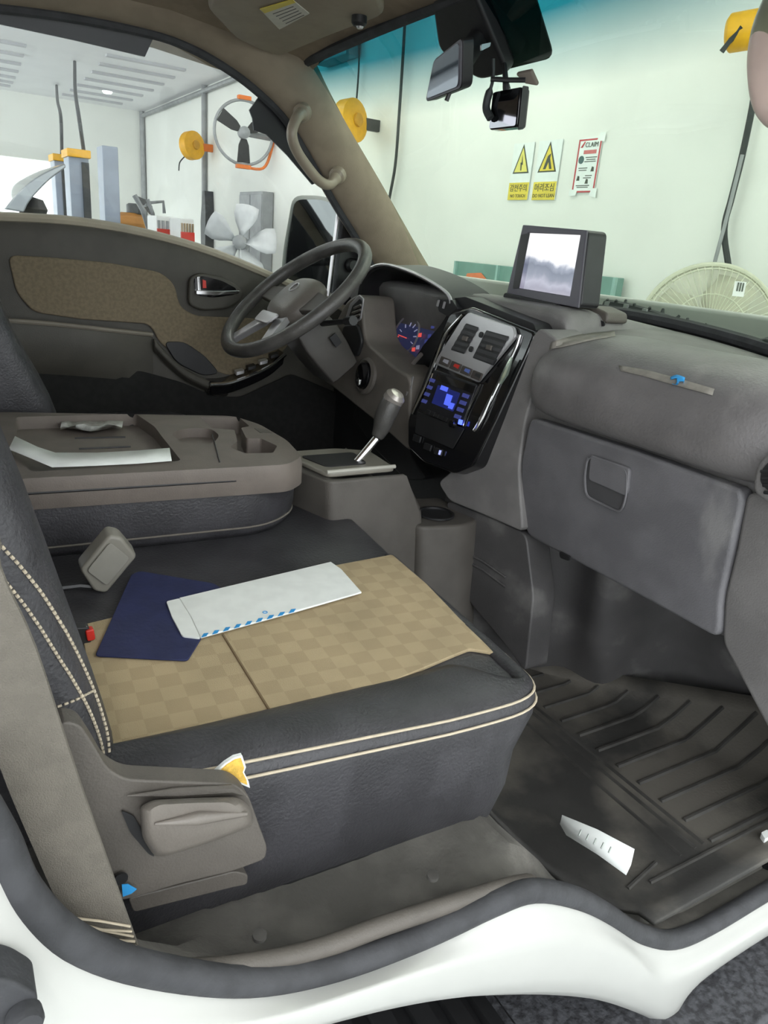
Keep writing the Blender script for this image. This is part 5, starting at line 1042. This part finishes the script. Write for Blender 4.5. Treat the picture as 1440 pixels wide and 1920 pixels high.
# folded paper on the floor
ZP = -.865
fp = thing('floor_paper', 'folded white paper with faint print lying at mat edge', 'paper', P(1120, 1590, Z=-.80))
pz = lambda l, z: [P(u, v, Z=z) for u, v in l]
a1 = pz([(1054, 1528), (1120, 1555), (1190, 1592)], -.775); a2 = pz([(1050, 1545), (1112, 1580), (1183, 1622)], -.79); a3 = pz([(1062, 1566), (1120, 1602), (1174, 1641)], -.80)
MB().grid([a1, a2, a3]).build('sheet', PAPER, fp, solid=.001)
for k in range(5):
    q0 = P(1090 + 14 * k, 1556 + 8 * k, Z=-.7775); q1 = P(1085 + 14 * k, 1567 + 8 * k, Z=-.7825); MB().tube([q0, q1], .0012, 4).build('faint_print', mat('faint_ink', srgb(175, 182, 176), .8, noise=.03, scale=50), fp)

# ================================================================== rubber floor mat
mt = thing('floor_mat', 'dirty black ribbed rubber mat in the passenger footwell', 'floor mat', (1.0, .75, -.9))
def fz(x, y):
    s = min(1, max(0, (x - .5) / .25)); return -.66 - .23 * s * s * (3 - 2 * s)
def mz(x, y):
    up = max(0, x - 1.12 - (.95 - y) * .35) ; return max(fz(x, y), -.885) + .012 + up * .55
mo2 = [(.63, 1.1), (.66, .86), (.70, .70), (.735, .60), (.755, .54), (.78, .50), (.86, .475), (1.02, .47), (1.2, .47)]
rows = []
for i in range(25):
    y = .447 + (1.1 - .447) * i / 24; row = []
    x0 = .64 + max(0, (.72 - y)) * .5 if y > .5 else .78
    x1 = 1.36 - max(0, y - .66) * .68
    for k in range(26):
        x = x0 + (x1 - x0) * k / 25; z = max(mz(x, y), (edgez(x) + .004) if i == 0 else -9) + (.012 if (i == 0) else .005 if i == 1 else 0) + (.012 if k == 25 else 0)
        row.append(V((x, y, z)))
    rows.append(row)
MB().grid(rows).build('sheet', MATR, mt, solid=.008)
RIB = mat('mat_rib', (.045, .043, .039), .72, noise=.25, scale=20)
for k in range(11):                                        # long ribs in the tread field
    y = .52 + .05 * k; x0 = 1.0 ; x1 = 1.33 - max(0, y - .66) * .68
    if x1 - x0 < .05: continue
    MB().tube([V((x0 + (x1 - x0) * s, y, mz(x0 + (x1 - x0) * s, y) + .004)) for s in [j / 6 for j in range(7)]], .0045, 6).build('rib', RIB, mt)
for x in (.93, .965, .985):
    MB().tube([V((x, y, mz(x, y) + .004)) for y in [.52 + .53 * j / 8 for j in range(9)]], .0035, 6).build('border_rib', RIB, mt)
for y in (.505,):
    MB().tube([V((x, y, mz(x, y) + .004)) for x in [.84 + .4 * j / 8 for j in range(9)]], .0035, 6).build('border_rib', RIB, mt)
MB().tube([V((x, .52 + (x - .84) * .2, mz(x, .52) + .004)) for x in (.80, .84, .88)], .0035, 6).build('border_rib', RIB, mt)
tag(MB().prism(rnd(pz([(1424, 1570), (1436, 1564), (1444, 1574), (1432, 1582)], -.865), .003), (0, 0, .01)).build('paper_scrap', PAPER), 'tiny white paper scrap on the mat edge', 'paper')
